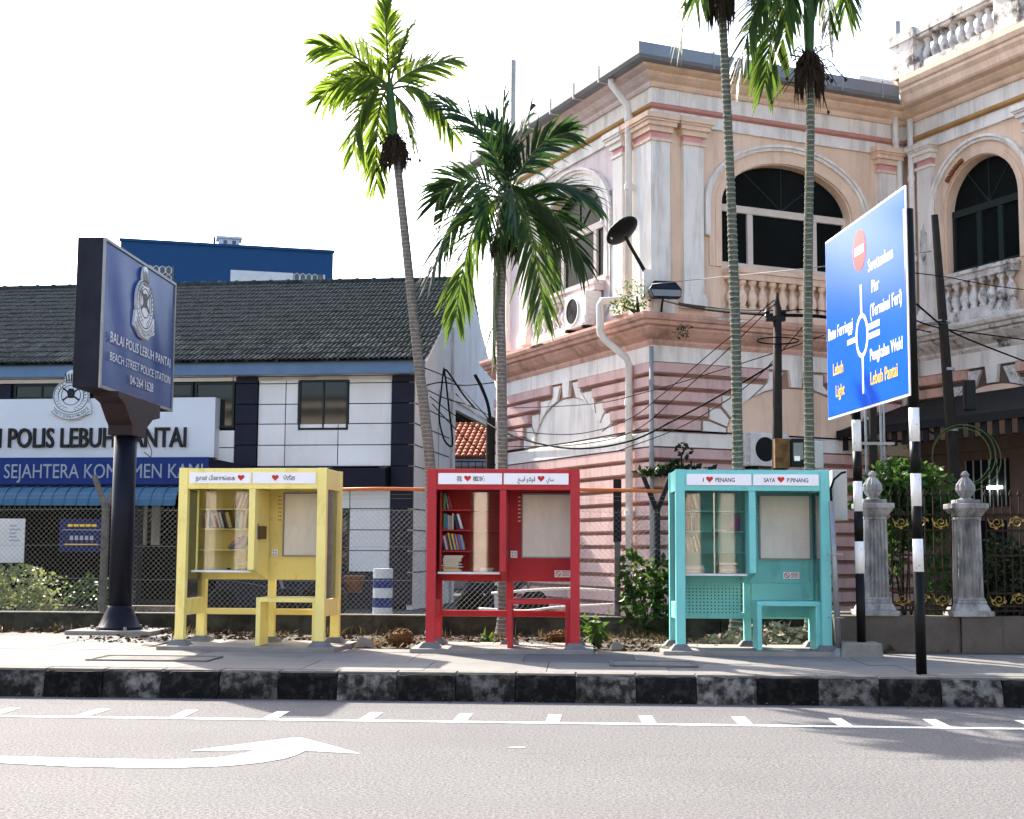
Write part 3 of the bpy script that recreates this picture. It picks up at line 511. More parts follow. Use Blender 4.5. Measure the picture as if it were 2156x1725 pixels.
hd = MB().frus(-3.75, -.72, -.42, .03, 3.30, -3.75, -.72, -.06, .03, 3.36); hd.frus(-3.75, -.72, -.38, .0, 2.92, -3.75, -.72, -.42, .0, 3.30); hd.build('shutter_box', 'clad_navy', PS)
box('soffit_panel', 'clad_white', PS, -2.0, -.9, -.405, -.1, 3.355, 3.368)
fs = box('eave_fascia', 'blue_fascia', PS, XL, .12, -.34, -.26, 5.42, 5.70); box('eave_soffit', 'clad_white', PS, XL, .0, -.26, .03, 5.425, 5.45)
# roof of interlocking tiles
Z0, Z1, YE, YR = 5.72, 8.95, -.42, 7.2
sl_ = math.atan2(Z1-Z0, YR-YE); LEN = sqrt((Z1-Z0)**2+(YR-YE)**2)
def rx(y): return .16-.45*(y-YE)/(YR-YE)      # right verge runs slightly inwards
rf = MB(); rf.quad((XL, YE, Z0-.03), (rx(YE)-.02, YE, Z0-.03), (rx(YR)-.02, YR, Z1-.03), (XL, YR, Z1-.03)); rf.quad((XL, YR, Z1-.02), (rx(YR), YR, Z1-.02), (-.75, 15.2, 5.75), (XL, 15.2, 5.75)); rfo = rf.build('roof', 'tile_grey', PS)
vg = MB(); vg.tube([(rx(YE), YE, Z0-.04), (rx(YR), YR, Z1-.03)], .035, 4); vg.build('verge_board', 'plaster_white', rfo)
vb = MB(); vb.frus(-.95, -.62, 7.2, 15.2, 5.9, -.95, -.62, 7.2, 15.2, 6.1); vb.v = [(x+(.5 if y < 8 else -.02), y, z-.2+(Z1-5.75)*(1-(y-7.2)/8)) for x, y, z in vb.v]; vb.build('rear_verge', 'tile_grey', rfo)
NR = 18; pit = LEN/NR; TW = .235
def tile_pts():
    prof = [(-.1175, .012), (-.085, .04), (-.05, .042), (-.02, .012), (.0, .01), (.03, .04), (.07, .042), (.1, .012), (.1175, .01)]
    P = []
    for u, h in ((-.02, .028), (pit+.06, 0.)):
        P += [(x, u, z+h) for x, z in prof]
    P += [(x, -.02, z+.008) for x, z in prof]; k = 9
    F = [(i, i+1, k+i+1, k+i) for i in range(8)]+[(2*k+i, 2*k+i+1, i+1, i) for i in range(8)]; return P, F
TP, TF = tile_pts(); tme = bpy.data.meshes.new('roof_tile'); tme.from_pydata(TP, [], TF); tme.materials.append(MATS['tile_grey'])
far = MB(); ca, sa = cos(sl_), sin(sl_)
for r_ in range(NR):
    y = YE+r_*pit*ca; z = Z0+r_*pit*sa; xr = rx(y); x = xr-TW/2; k = 0
    while x > XL+.1:
        jx, jz = R.uniform(-.005, .005), R.uniform(-.004, .006)
        if r_ < 5 and k < 58: ob('roof_tile', tme, rfo, (x+jx, y, z+jz), (sl_, 0, R.uniform(-.012, .012)))
        else: far.add([(x+jx+px, y+py*ca-pz*sa, z+jz+py*sa+pz*ca) for px, py, pz in TP], TF)
        x -= TW; k += 1
tag(far.build('roof_tiles', 'tile_grey', rfo), kind='stuff')
rt = MB().lathe((0, 0, 0), [(.10, 0), (.12, .02), (.125, .10), (.10, .12), (.10, .52)], 10, 'x').mesh('ridge_tile', 'tile_grey', True)
for i in range(33): ob('ridge_tile', rt, rfo, (-.95-i*.5+R.uniform(-.01, .01), YR, Z1+.03))
# white name board with raised letters, crest, slogan canopy and ribbed awning
nb = box('name_board', 'board_white', PS, XL, -4.70, -.30, .02, 3.56, 4.92)
letters('BALAI POLIS LEBUH PANTAI', nb, (-10.93, -.302, 3.80), .46, 5.58, 'black_ink', 0, .07, .012)
cv = MB().box(XL, -4.56, -1.0, -.94, 2.92, 3.52); cvo = cv.build('slogan_canopy', 'police_blue', PS)
MB().add([(XL, -.94, 3.5), (-4.57, -.94, 3.5), (-3.8, -.0, 3.35), (-3.8, 0, 3.2), (-4.57, -.94, 3.0), (XL, 0, 3.55)], [(0, 1, 2, 5), (1, 4, 3, 2)]).build('canopy_roof', 'clad_navy', cvo)
letters('SEJAHTERA KOMITMEN KAMI', cvo, (-9.33, -1.002, 3.06), .33, 4.64, 'letter_grey', 0, .012)
aw = MB(); na = 40
for i in range(na):
    x0 = -5.1-(i+1)*.283; pr = [(-1.02, 2.86), (-1.25, 2.82), (-1.42, 2.72), (-1.52, 2.58), (-1.56, 2.43)]
    for j in range(4): aw.add([(x0+.015, pr[j][0], pr[j][1]), (x0+.268, pr[j][0], pr[j][1]), (x0+.268, pr[j+1][0], pr[j+1][1]), (x0+.015, pr[j+1][0], pr[j+1][1]), (x0+.02, pr[j][0]-.0, pr[j][1]-.05), (x0+.26, pr[j][0], pr[j][1]-.05), (x0+.26, pr[j+1][0]+.05, pr[j+1][1]), (x0+.02, pr[j+1][0]+.05, pr[j+1][1])], [(0, 1, 2, 3), (4, 7, 6, 5)])
awo = aw.build('ribbed_awning', 'awning_blue', PS)
for i in range(na+1): MB().tube([(-5.1-i*.283, a, b_+.012) for a, b_ in ((-1.02, 2.86), (-1.25, 2.82), (-1.42, 2.72), (-1.52, 2.58), (-1.56, 2.43))], .018, 4).build('awning_rib', 'awning_blue', awo)
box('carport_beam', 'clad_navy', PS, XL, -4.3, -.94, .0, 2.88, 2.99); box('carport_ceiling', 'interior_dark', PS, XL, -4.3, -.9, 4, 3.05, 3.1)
for x in (-10.3, -6.9): box('carport_column', 'clad_navy', PS, x, x+.3, .1, .4, .2, 3.0)
for x in (-8.2, -7.85, -5.9, -5.55): box('blind_slat', 'far_white', PS, x, x+.22, 3.92, 3.97, 1.6, 2.6)

def crest(parent, o, s, rz, base, ink, arc=False):   # crowned crest with wreath and scroll, about 1 unit high
    e = ob('crest', None, parent, o, (0, 0, rz), (s, s, s)); q = MB()
    flat(q, disc(0, .5, .40, .36, 40), 0, .03); flat(q, disc(0, .88, .15, .17, 24), 0, .0275); flat(q, [(-.46, .14), (-.34, .10), (-.18, .02), (0, 0), (.18, .02), (.34, .10), (.46, .14), (.42, .36), (-.42, .36)], 0, .033)
    me = q.mesh('crest', base); c = ob('crest', me, parent, o, (0, 0, rz), (s, s, s)); bpy.data.objects.remove(e)
    d = MB(); y = -.0345
    ringp(d, 0, .5, .37, .33, .385, .345, y, 36); ringp(d, 0, .52, .2, .2, .215, .215, y, 26)
    for a in range(11):                        # wreath leaves
        for sg in (-1, 1):
            t = -pi/2+sg*(.25+a*.22); cx, cz = .28*cos(t), .5+.26*sin(t); w = t+sg*1.1
            for k in (-.6, .6): y -= .00004; flat(d, [(cx, cz), (cx+.045*cos(w+k)+.012*sin(w), cz+.045*sin(w+k)), (cx+.085*cos(w+k), cz+.085*sin(w+k)), (cx+.045*cos(w+k)-.012*sin(w), cz+.045*sin(w+k)+.012)], y)
    flat(d, [(-.06, .46), (.06, .46), (.09, .58), (.05, .66), (-.05, .66), (-.09, .58)], y); flat(d, [(-.2, .42), (-.17, .40), (.2, .66), (.17, .68)], y-.0005); flat(d, [(.2, .42), (.17, .40), (-.2, .66), (-.17, .68)], y-.001)
    for k in range(5): a = -.1+k*.05; flat(d, [(a-.012, .80), (a+.012, .80), (a*1.3+.014, .95), (a*1.3, .99), (a*1.3-.014, .95)], y)
    flat(d, [(-.13, .77), (.13, .77), (.13, .79), (-.13, .79)], y); ringp(d, 0, .62, .50, .5, .51, .51, y, 18, pi*1.24, pi*1.76); ringp(d, 0, .62, .60, .6, .61, .61, y, 18, pi*1.25, pi*1.75)
    tag(d.build('crest_lines', ink, c), kind='stuff')
    S_ = 'POLIS DIRAJA MALAYSIA'
    for i, ch in enumerate(S_):
        if ch == ' ': continue
        t = pi*(1.27+.46*i/(len(S_)-1)); me = text_me(ch, .055, None, ink)
        if me: ob('crest_letter', me, c, (.575*cos(t), y-.002, .62+.575*sin(t)), (0, -(t-1.5*pi), 0))
    return c
crest(nb, (-8.12, -.33, 4.42), 1.1, 0, 'board_white', 'black_ink')
# notices hung in the carport
nt = tag(box('notice_board', 'poster_white', None, -.5, .5, 0, .03, 0, .72, loc=(-9.65, 22.6, 1.26)), 'white notice sheet hung behind the fence at the left edge', 'notice')
for i in range(5): box('print', 'poster_text', nt, .25, .25+R.uniform(.1, .2), -.004, -.002, .35+i*.06, .375+i*.06)
nt2 = tag(box('notice_board', 'poster_blue', None, -.38, .38, 0, .03, 0, .55, loc=(-8.3, 22.9, 1.44)), 'dark blue notice with yellow heading hung behind the fence', 'notice')

for k in range(5): box('print', 'sign_yellow', nt2, -.24+k*.1, -.16+k*.1, -.004, -.002, .42, .46); box('print', 'poster_text', nt2, -.2+k*.085, -.145+k*.085, -.004, -.002, .2, .27)
box('print', 'poster_text', nt2, -.33, .33, -.004, -.002, .36, .37); box('print', 'sign_yellow', nt2, -.28, .28, -.004, -.002, .12, .135)

# ------------------------------------------------------------------ far buildings
FB = thing('far_building', 'blue and white flat-roofed block rising behind the tiled roof', 'building', (-25.6, 75, 0), radians(17))
box('wall', 'far_blue', FB, 0, 11.75, 0, 14, 0, 18.45); box('parapet', 'far_blue', FB, -.08, 11.83, -.1, .2, 18.45, 18.6)
box('wall_band', 'far_white', FB, 6.0, 11.3, -.03, 0, 10, 17.15)
for x0, x1, z0 in ((1.4, 2.9, 16.2), (9.5, 11.2, 16.2)):
    bk = box('lattice_screen', 'lattice_dark', FB, x0, x1, -.05, -.031, z0, z0+.95); lt = MB(); n = int((x1-x0)/.34)
    for i in range(n):
        cx = x0+.2+i*.34
        for cz in (z0+.25, z0+.72): lt.tube([(cx+.17*cos(pi/3*k+pi/6), -.07, cz+.24*sin(pi/3*k+pi/6)) for k in range(7)], .025, 4)
    lt.build('lattice', 'far_white', bk)
tw = box('water_tank_house', 'far_white', FB, 5.35, 6.5, 1, 2, 18.6, 19.15); box('roof_slab', 'far_white', tw, 5.2, 6.65, .9, 2.1, 19.15, 19.28)
for x in (5.6, 6.1): box('vent', 'lattice_dark', tw, x, x+.2, .985, 1, 18.85, 19.05)
MB().tube([(5.1, 1, 18.6), (5.1, 1, 19.2)], .06, 6).build('vent_pipe', 'rusty_box', FB)
OH = thing('tiled_house', 'distant house with orange clay tile roof between the two buildings', 'house', (-3.6, 48, 0), radians(-8))
box('wall', 'far_white', OH, -3.5, 5, 0, 8, 0, 4.6); rr = MB()
for i in range(20):
    y0 = -.8+i*.24; z0 = 4.55+i*.13; rr.frus(-4.5, 6, y0, y0+.3, z0, -4.5, 6, y0+.02, y0+.3, z0+.1)
rr.build('roof', 'orange_tile', OH); tm = MB().lathe((0, 0, 0), [(.09, 0), (.075, .28)], 8, 'y').mesh('roof_tile', 'orange_tile', True)
for i in range(20):
    for k in range(13): ob('roof_tile', tm, OH, (-1.45+k*.21, -.82+i*.24, 4.64+i*.13), (.49, 0, 0))
box('eave_board', 'far_white', OH, -4.5, 6, -.85, -.78, 4.35, 4.58); box('ridge_wall', 'far_white', OH, -4.5, 6, 4.0, 4.2, 7.0, 7.35)
rl = thing('metal_railing', 'blue-grey railing in front of the distant orange-roofed house', 'railing', (-3.7, 40, 3.5))
for z in (0, .55): MB().tube([(-1.2, 0, z), (2, 0, z)], .02, 6).build('rail', 'blue_fascia', rl)
for i in range(16): MB().tube([(-1.2+i*.2, 0, 0), (-1.2+i*.2, 0, .55)], .014, 5).build('bar', 'blue_fascia', rl)

# ------------------------------------------------------------------ low wall, chain-link fence
bw = thing('boundary_wall', 'low mossy concrete wall running behind the three booths', 'wall', (-4, 20.9, P_))
x = -13.
while x < 3.4:
    w = min(3.0, 3.5-x); o = box('wall_bay', 'mossy_wall', bw, x+4, x+4+w-.012, -.1, .1+R.uniform(0, .008), -.1, .253+R.uniform(-.004, .001)); box('coping', 'concrete', o, x+4, x+4+w-.012, -.115, .115, .255, .272); x += 3.0
cf = thing('chain_link_fence', 'chain-link fence of diamond wire mesh on the low wall', 'fence', (-4, 20.92, .545))
cm = MB(); pw = .079; h = 1.56
def wob(x, z): return .012*sin(x*1.7)*sin(z*3)+.006*sin(x*5+z*4)
for sg in (1, -1):
    for i in range(int((16.5+h)/pw)+1):
        x0 = -9-h+i*pw if sg > 0 else -9+i*pw; pts = []
        for k in range(7):
            z = h*k/6; x = x0+sg*z
            if -9 <= x <= 7.4: pts.append((x, wob(x, z)+.003*sg, z))
        if len(pts) > 1: cm.tube(pts, .0019, 3, False)
for i in range(215): x = -9+i*pw; cm.tube([(x, 0, h), (x+.018, 0, h+.03), (x+.038, 0, h-.012)], .0022, 3, False)
tag(cm.build('wire_mesh', 'wire', cf), kind='stuff')
for z in (.02, .5, 1.0, h-.02, 1.72, 1.78): MB().tube([(-9+i*.8, wob(-9+i*.8, z)+.006, z+.012*sin(i*2.1)) for i in range(21)], .0026 if z < 1.6 else .002, 4).build('line_wire', 'wire_green', cf)
def ypost(x, fork=True, mt='fence_post'):
    o = MB().box(x-.045, x+.045, .02, .11, -.25, 1.62 if fork else 1.1).build('fence_post', mt, cf)
    if fork:
        for sg in (-1, 1): MB().add([(x-.04, .03, 1.55), (x+.04, .03, 1.55), (x+.04, .1, 1.55), (x-.04, .1, 1.55), (x+sg*.2-.035, .03, 2.07), (x+sg*.2+.035, .03, 2.07), (x+sg*.2+.035, .1, 2.07), (x+sg*.2-.035, .1, 2.07)], [(0, 1, 5, 4), (1, 2, 6, 5), (2, 3, 7, 6), (3, 0, 4, 7), (4, 5, 6, 7)]).build('fork_arm', 'fence_black' if mt == 'fence_black' else mt, o)
    else: MB().box(x-.06, x+.06, .01, .12, 1.1, 2.03).build('black_sleeve', 'fence_black', o)
ypost(-3.25); ypost(4.5, False); ypost(5.09, True, 'fence_black')
tag(MB().tube([(-4.6+i*.6+1, 0, .012*sin(i*1.3)) for i in range(9)], .026, 10).build('conduit_pipe', 'orange_pipe', None, True, (-.05, 20.75, 2.40)), 'orange plastic pipe strung level behind the booths', 'pipe')

# ------------------------------------------------------------------ ornamental wall with fluted stone posts and iron fence
OW = thing('ornamental_fence', 'rusty iron fence with gilt scrollwork on a granite base', 'fence', (3.75, 18.3, P_))
for i, (a, b_) in enumerate(((-.55, .42), (.42, 1.0), (1.0, 1.5), (1.5, 2.6), (2.6, 4.2), (4.2, 6))): box('granite_block', 'granite', OW, a+.004, b_-.004, -.22+(.05 if i % 2 else 0), .2, -.05, .43)
for s0, s1 in ((.2, .95), (1.4, 3.2)):
    for z in (.50, .56, .72, 1.52, 1.72, 1.2): MB().box(s0, s1, -.015, .015, z-.012, z+.012).build('rail', 'iron_rust', OW)
    n = int((s1-s0)/.105)
    for i in range(n+1): x = s0+i*(s1-s0)/n; o = MB().box(x-.008, x+.008, -.008, .008, .46, 1.95).build('bar', 'iron_rust', OW); MB().lathe((x, 0, 1.95), [(.008, 0), (.028, .03), (.002, .11)], 5).build('spear_tip', 'iron_rust', o)
    for zc in (.64, 1.62):
        n = max(2, int((s1-s0)/.24))
        for i in range(n):
            cx = s0+(i+.5)*(s1-s0)/n; sg = 1 if i % 2 else -1; q = MB()
            q.tube([(cx+.075*(1-t*.75)*cos(sg*t*9+.6), -.03, zc+.07*(1-t*.75)*sin(sg*t*9+.6)) for t in [k/16 for k in range(17)]], .007, 4)
            q.tube([(cx-.115, -.03, zc-sg*.05), (cx-.08, -.03, zc+sg*.055), (cx-.02, -.03, zc+sg*.07)], .007, 4)
            for k in range(3): t = sg*(k*1.3+.4); q.add([(cx+.05*cos(t), -.032, zc+.05*sin(t)), (cx+.09*cos(t+.3), -.036, zc+.08*sin(t+.3)), (cx+.1*cos(t), -.03, zc+.09*sin(t)), (cx+.09*cos(t-.3), -.036, zc+.08*sin(t-.3))], [(0, 1, 2, 3)])
            q.build('gilt_scroll', 'gold_paint', OW)
def stone_post(x, y, k, lab, base=.43):
    t = thing('stone_post', lab, 'post', (x, y, P_+base)); 
    b_ = MB().box(-.26, .26, -.26, .26, 0, .07); b_.frus(-.23, .23, -.23, .23, .07, -.19, .19, -.19, .19, .16); b_.box(-.185, .185, -.185, .185, .16, .2); b_.frus(-.18, .18, -.18, .18, .2, -.165, .165, -.165, .165, .24); bev(b_.build('base', 'old_stone', t), .01)
    sh = MB(); n = 32; pts = []                # square shaft with flutes
    for i in range(4):
        for j in range(13):
            u = -.155+.31*j/13; d_ = .155-(.022 if (j % 2 == 1 and 1 < j < 12) else 0); c_, s_ = [(1, 0), (0, 1), (-1, 0), (0, -1)][i]; pts.append((c_*d_-s_*u, s_*d_+c_*u))
    sh.prism(pts, .24, 1.22, lambda a, c, d: (a*(1-.08*(d-.24)), c*(1-.08*(d-.24)), d)); sh.build('fluted_shaft', 'old_stone', t)
    c = MB().box(-.15, .15, -.15, .15, 1.22, 1.26); c.frus(-.155, .155, -.155, .155, 1.26, -.22, .22, -.22, .22, 1.36); c.box(-.23, .23, -.23, .23, 1.36, 1.43); c.box(-.15, .15, -.15, .15, 1.43, 1.48); bev(c.build('capital', 'old_stone', t), .01)
    f_ = MB(); n = 24; pr = [(.10, 1.48), (.06, 1.51), (.09, 1.54), (.125, 1.60), (.12, 1.67), (.07, 1.74), (.04, 1.77), (.055, 1.80), (.03, 1.84), (0.002, 1.85)]
    for r_, z in pr: f_.v += [(r_*(1 if k_ % 2 else .86)*cos(2*pi*k_/n), r_*(1 if k_ % 2 else .86)*sin(2*pi*k_/n), z) for k_ in range(n)]
    f_.F = [(i*n+k_, i*n+(k_+1) % n, (i+1)*n+(k_+1) % n, (i+1)*n+k_) for i in range(len(pr)-1) for k_ in range(n)]; f_.build('urn_finial', 'old_stone', t); return t
stone_post(3.72, 18.3, 0, 'weathered fluted stone post behind the thin striped pole')
stone_post(4.9, 18.3, 0, 'weathered fluted stone post nearest the right edge')
stone_post(3.30, 20.3, 0, 'weathered fluted stone post half hidden behind the grey electrical box', .35)
st = thing('stone_steps', 'two rough granite blocks stacked beside the turquoise booth', 'stones', (3.25, 18.6, P_)); bev(box('stone', 'granite', st, -.2, .32, -.25, .25, -.02, .2), .02); bev(box('stone', 'granite', st, -.22, .28, -.1, .3, .2, .46), .02)

# ------------------------------------------------------------------ book booths
BOOKC = [('white', (.7, .69, .66)), ('black', (.025, .025, .028)), ('navy blue', (.03, .05, .16)), ('blue', (.05, .16, .42)), ('red', (.42, .04, .04)), ('green', (.08, .26, .1)), ('cream', (.6, .52, .38)), ('brown', (.16, .08, .045)), ('grey', (.3, .3, .31)), ('orange', (.55, .22, .05)), ('yellow', (.6, .45, .08)), ('purple', (.18, .07, .2))]
for n_, c_ in BOOKC: mat('book_'+n_.replace(' ', '_'), c_, tuple(v*.8 for v in c_), scale=30, rough=.5)
mat('paper_edge', (.62, .57, .47), (.5, .45, .36), scale=120, rough=.9)
BMESH = {}
def book(booth, T, x, y, z, th, h, d, lean, where, ci=None, flatlie=False):
    nm, _ = BOOKC[ci if ci is not None else R.randrange(len(BOOKC))]; mn = 'book_'+nm.replace(' ', '_')
    b_ = MB(); b_.box(0, th, -.002, d, 0, h)
    me = b_.mesh('book', mn)
    me.materials.append(MATS['paper_edge'])
    for k in (1, 4): me.polygons[k].material_index = 1
    o = bpy.data.objects.new('book', me); COL.objects.link(o)
    M_ = Matrix.Translation((x, y, z)) @ (Matrix.Rotation(lean, 4, 'Y'))
    if flatlie: M_ = Matrix.Translation((x, y, z+th)) @ Matrix.Rotation(pi/2, 4, 'Y')
    o.matrix_world = T @ M_
    sz_ = ('slim' if th < .018 else 'thick' if th > .026 else 'medium'); ht_ = ('short' if h < .185 else 'tall' if h > .215 else 'mid-height'); tag(o, f'{sz_} {ht_} {nm} book {where} of the {booth} booth', 'book', f'books in the {booth} booth')
    return o
def shelf_row(booth, T, x0, x1, y, z, where, lean=0., hmin=.17, hmax=.235, gap=0.):
    x = x0
    while x < x1-.03:
        th = R.uniform(.012, .032); h = R.uniform(hmin, hmax); l = lean+R.uniform(-.01, .02)*(1 if lean else 0)
        off = th/cos(l) if l else th
        zz = z+.002+(th*sin(-l) if l < 0 else 0)
        book(booth, T, x, y+R.uniform(0, .03), zz+(th*sin(abs(l)) if l > 0 else 0), th, h, R.uniform(.13, .17), l, where)
        x += off+.0015+R.random()*gap
def pile(booth, T, x, y, z, n, where, w=.2):
    zz = z+.001
    for i in range(n):
        th = R.uniform(.014, .028); ww = w*R.uniform(.8, 1.0)
        nm, _ = BOOKC[R.choice([0, 6, 1, 8, 0, 7, 10])]; b_ = MB().box(0, ww, 0, .15, 0, th); me = b_.mesh('book', 'book_'+nm.replace(' ', '_')); me.materials.append(MATS['paper_edge']); me.polygons[2].material_index = 1 if R.random() < .4 else 0
        o = ob('book', me); o.matrix_world = T @ Matrix.Translation((x+R.uniform(-.015, .015), y+R.uniform(-.02, .02), zz)) @ Matrix.Rotation(R.uniform(-.06, .06), 4, 'Z')
        pos_ = 'lowest' if i == 0 else 'topmost' if i == n-1 else ['second', 'third', 'fourth', 'fifth', 'sixth', 'seventh', 'eighth'][i-1]+' up'; tag(o, (f'{nm} book lying {pos_} {where}, {booth} booth' if n > 1 else f'{nm} book lying flat alone {where} of the {booth} booth'), 'book', f'books in the {booth} booth'); zz += th+.001
def booth(color, pm, x, y, rz, lab, t1, t2):
    W, D, H = 1.86, .90, 2.17; PW = .112
    t = thing('book_booth', lab, 'booth', (x, y, P_+.05), rz, 'three painted book exchange booths'); T = Matrix.Translation((x, y, P_+.05)) @ Matrix.Rotation(rz, 4, 'Z')
    bev(box('plinth', 'plinth', t, -.17, W+.17, -.16, D+.28, -.09, 0), .008)
    def B(nm, *d, m=pm, w=.004): return bev(box(nm, m, t, *d), w)
    def foot(cx, cy, s=.062): 
        o = MB().frus(cx-s-.07, cx+s+.07, cy-s-.07, cy+s+.07, 0, cx-s-.012, cx+s+.012, cy-s-.012, cy+s+.012, .07).build('footing', 'footing', t)
    for cx in (PW/2, W-PW/2):
        for cy in (.05, D-.05): B('corner_post', cx-PW/2, cx+PW/2, cy-.05, cy+.05, .05, H); foot(cx, cy)
    B('rear_post', .93, 1.02, D-.1, D-.01, .05, .86); foot(.975, D-.055, .05)
    HZ = H-.257
    B('header_beam', PW, W-PW, .006, .08, HZ, H-.004); B('rear_beam', PW, W-PW, D-.09, D-.008, HZ+.1, H-.004)
    for cx in (PW/2, W-PW/2): B('side_beam', cx-.045, cx+.045, .1, D-.1, HZ, H-.004)
    B('roof_panel', .03, W-.03, .03, D-.03, H-.02, H-.008)
    # name panels with heart and lettering
    for i, (x0, x1) in enumerate(((.135, .915), (.936, W-.135))):
        s = B('name_panel', x0, x1, -.012, .006, HZ+.065, HZ+.2, m='white_panel', w=.003); items = (t1, t2)[i]; cz = HZ+.105
        for kind, v, px, w in items:
            px += x0
            if kind == 'h': flat(MB(), heart(px, HZ+.138, .085), -.0125).build('heart', 'red_heart', s)
            else: text(v, s, (px, -.0135, cz), .052, w, 'black_ink', bold=.012)
    # back panel, bookcase
    BZ = .79
    B('back_panel', PW, W-PW, D-.12, D-.1, BZ, HZ+.1)
    MB().prism([(.0, .925), (.0, HZ), (.66, HZ), (.66, BZ)], .888, .966, lambda a, b_, d: (d, a+.02, b_)).build('partition', pm, t)
    B('case_side', .125, .145, .34, D-.12, .9, HZ)
    for z in (1.665, 1.415, 1.155): B('shelf', .146, .886, .40, D-.121, z, z+.016, w=.002)
    B('worktop', .118, .886, .2, D-.121, .885, .912, m='white_top'); B('apron', .118, .886, D-.17, D-.121, .80, .884)
    if color == 'red': gp = MB().box(.50, .884, .36, .365, .915, HZ); 
    else: gp = MB().box(.147, .884, .36, .365, .915, HZ)
    gp.build('glass_door', 'door_glass' if color == 'red' else 'case_glass', t)
    if color == 'turquoise': MB().box(.50, .515, .352, .36, .915, HZ).build('door_edge', 'side_glass', t)
    # notice panel, socket, painted hole dots
    nb_ = B('notice_panel', 1.14, 1.755, D-.145, D-.121, 1.10, HZ-.03, m='notice_grey'); fr = MB()
    for q in ((1.125, 1.77, 1.085, 1.10), (1.125, 1.77, HZ-.03, HZ-.015), (1.125, 1.14, 1.10, HZ-.03), (1.755, 1.77, 1.10, HZ-.03)): fr.box(q[0], q[1], D-.16, D-.121, q[2], q[3])
    fr.build('panel_frame', 'galvanised', nb_); B('wall_socket', .985, 1.07, D-.16, D-.121, 1.085, 1.175, m='white_panel'); sk = MB()
    for px, pz in ((1.01, 1.15), (1.01, 1.11), (1.045, 1.145), (1.045, 1.11)): sk.box(px-.006, px+.006, D-.163, D-.16, pz-.006, pz+.006)
    sk.build('socket_holes', 'black_ink', t)
    hl = MB()  # pale discs painted as light shining through holes; black on the yellow booth
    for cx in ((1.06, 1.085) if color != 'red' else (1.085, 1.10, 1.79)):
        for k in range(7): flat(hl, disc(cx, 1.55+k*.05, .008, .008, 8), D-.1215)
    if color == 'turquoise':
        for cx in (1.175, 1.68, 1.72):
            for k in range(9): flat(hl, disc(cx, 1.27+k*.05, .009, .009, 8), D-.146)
    hl.build('painted_light_holes', 'white_panel' if color != 'yellow' else 'black_ink', t)
    # sides
    for cx in (PW/2, W-PW/2):
        B('side_rail', cx-.04, cx+.04, .1, D-.1, .36, .56); MB().box(cx-.006, cx+.006, .1, D-.1, .57, HZ).build('side_pane', 'side_glass', t)
    B('rear_rail', PW, W-PW, D-.075, D-.02, .345, .42)
    # bench
    B('bench_seat', .985, W-PW, .1, .62, .53, .585); B('bench_leg', .985, 1.04, .1, .48, 0, .53); B('bench_leg', W-PW-.06, W-PW, .1, .48, 0, .53)
    # no-smoking sticker
    stx = W-PW-.005-(0 if color != 'turquoise' else .12); sw = .09 if color == 'yellow' else .2
    s = MB().box(stx-sw, stx, D-.1245, D-.1205, .845, .93).build('no_smoking_sticker', 'white_panel', t); q = MB(); cxs = stx-sw+.045
    ringp(q, cxs, .888, .026, .026, .034, .034, D-.1246, 20); flat(q, [(cxs-.026, .908), (cxs-.018, .914), (cxs+.026, .868), (cxs+.018, .862)], D-.1246)
    if sw > .1:
        for k in range(4): q.box(cxs+.05, cxs+.14, D-.1262, D-.1246, .864+k*.016, .87+k*.016)
    q.build('sticker_print', 'red_heart', s)
    if color == 'yellow': B('leaflet_box', .967, 1.03, .18, .34, 1.3, 1.46, m='dry_frond'); B('leaflet_plate', .967, .972, .14, .18, 1.29, 1.49, m='galvanised')
    if color == 'turquoise':
        pf = MB(); zc, xc = [.40+.042*k for k in range(9)], [.125+.046*k for k in range(17)]
        for i in range(len(zc)): pf.box(.115, .885, D-.14, D-.128, zc[i]-.013, zc[i]+.013)
        for i in range(len(xc)): pf.box(xc[i]-.015, xc[i]+.015, D-.1395, D-.1285, .38, .78)
        pf.build('perforated_panel', pm, t); box('panel_backing', 'plastic_black', t, .115, .885, D-.1, D-.09, .36, .79); B('perforated_frame', .115, .885, D-.142, D-.126, .345, .385); B('perforated_frame', .115, .885, D-.142, D-.126, .755, .80)
        B('bench_back', 1.02, W-PW, D-.13, D-.11, .36, .789)
    return T
yc = booth('yellow', 'yellow_paint', -5.0, 17.10, radians(-3), 'yellow book exchange booth beside the police sign', [('t', '\u0ba8\u0bbe\u0ba9\u0bcd \u0baa\u0bbf\u0ba9\u0bbe\u0b99\u0bcd\u0b95\u0bc8'.replace('\u0b95\u0bc8', '\u0bc8\u0b95'), .08, .50), ('h', 0, .655, 0)], [('h', 0, .285, 0), ('t', '\u0a2a\u0a47\u0a28\u0a70\u0a17', .385, .15)])
rc = booth('red', 'red_paint', -1.91, 17.05, 0, 'red book exchange booth in the middle with half-open glass', [('t', '\u6211', .225, .068), ('h', 0, .36, 0), ('t', '\u69df\u57ce', .425, .145)], [('t', '\ufece\ufee8\ufef4\ufb6c \ufeed\ufefb\ufeee\ufb6c', .17, .215), ('h', 0, .455, 0), ('t', '\ufef1\ufe8e\ufeb3', .52, .09)])
tc = booth('turquoise', 'teal_paint', 1.11, 17.05, radians(2), 'turquoise book exchange booth beside the blue road sign', [('t', 'I', .195, .01), ('h', 0, .275, 0), ('t', 'PENANG', .345, .235)], [('t', 'SAYA', .13, .135), ('h', 0, .335, 0), ('t', 'P.PINANG', .41, .255)])
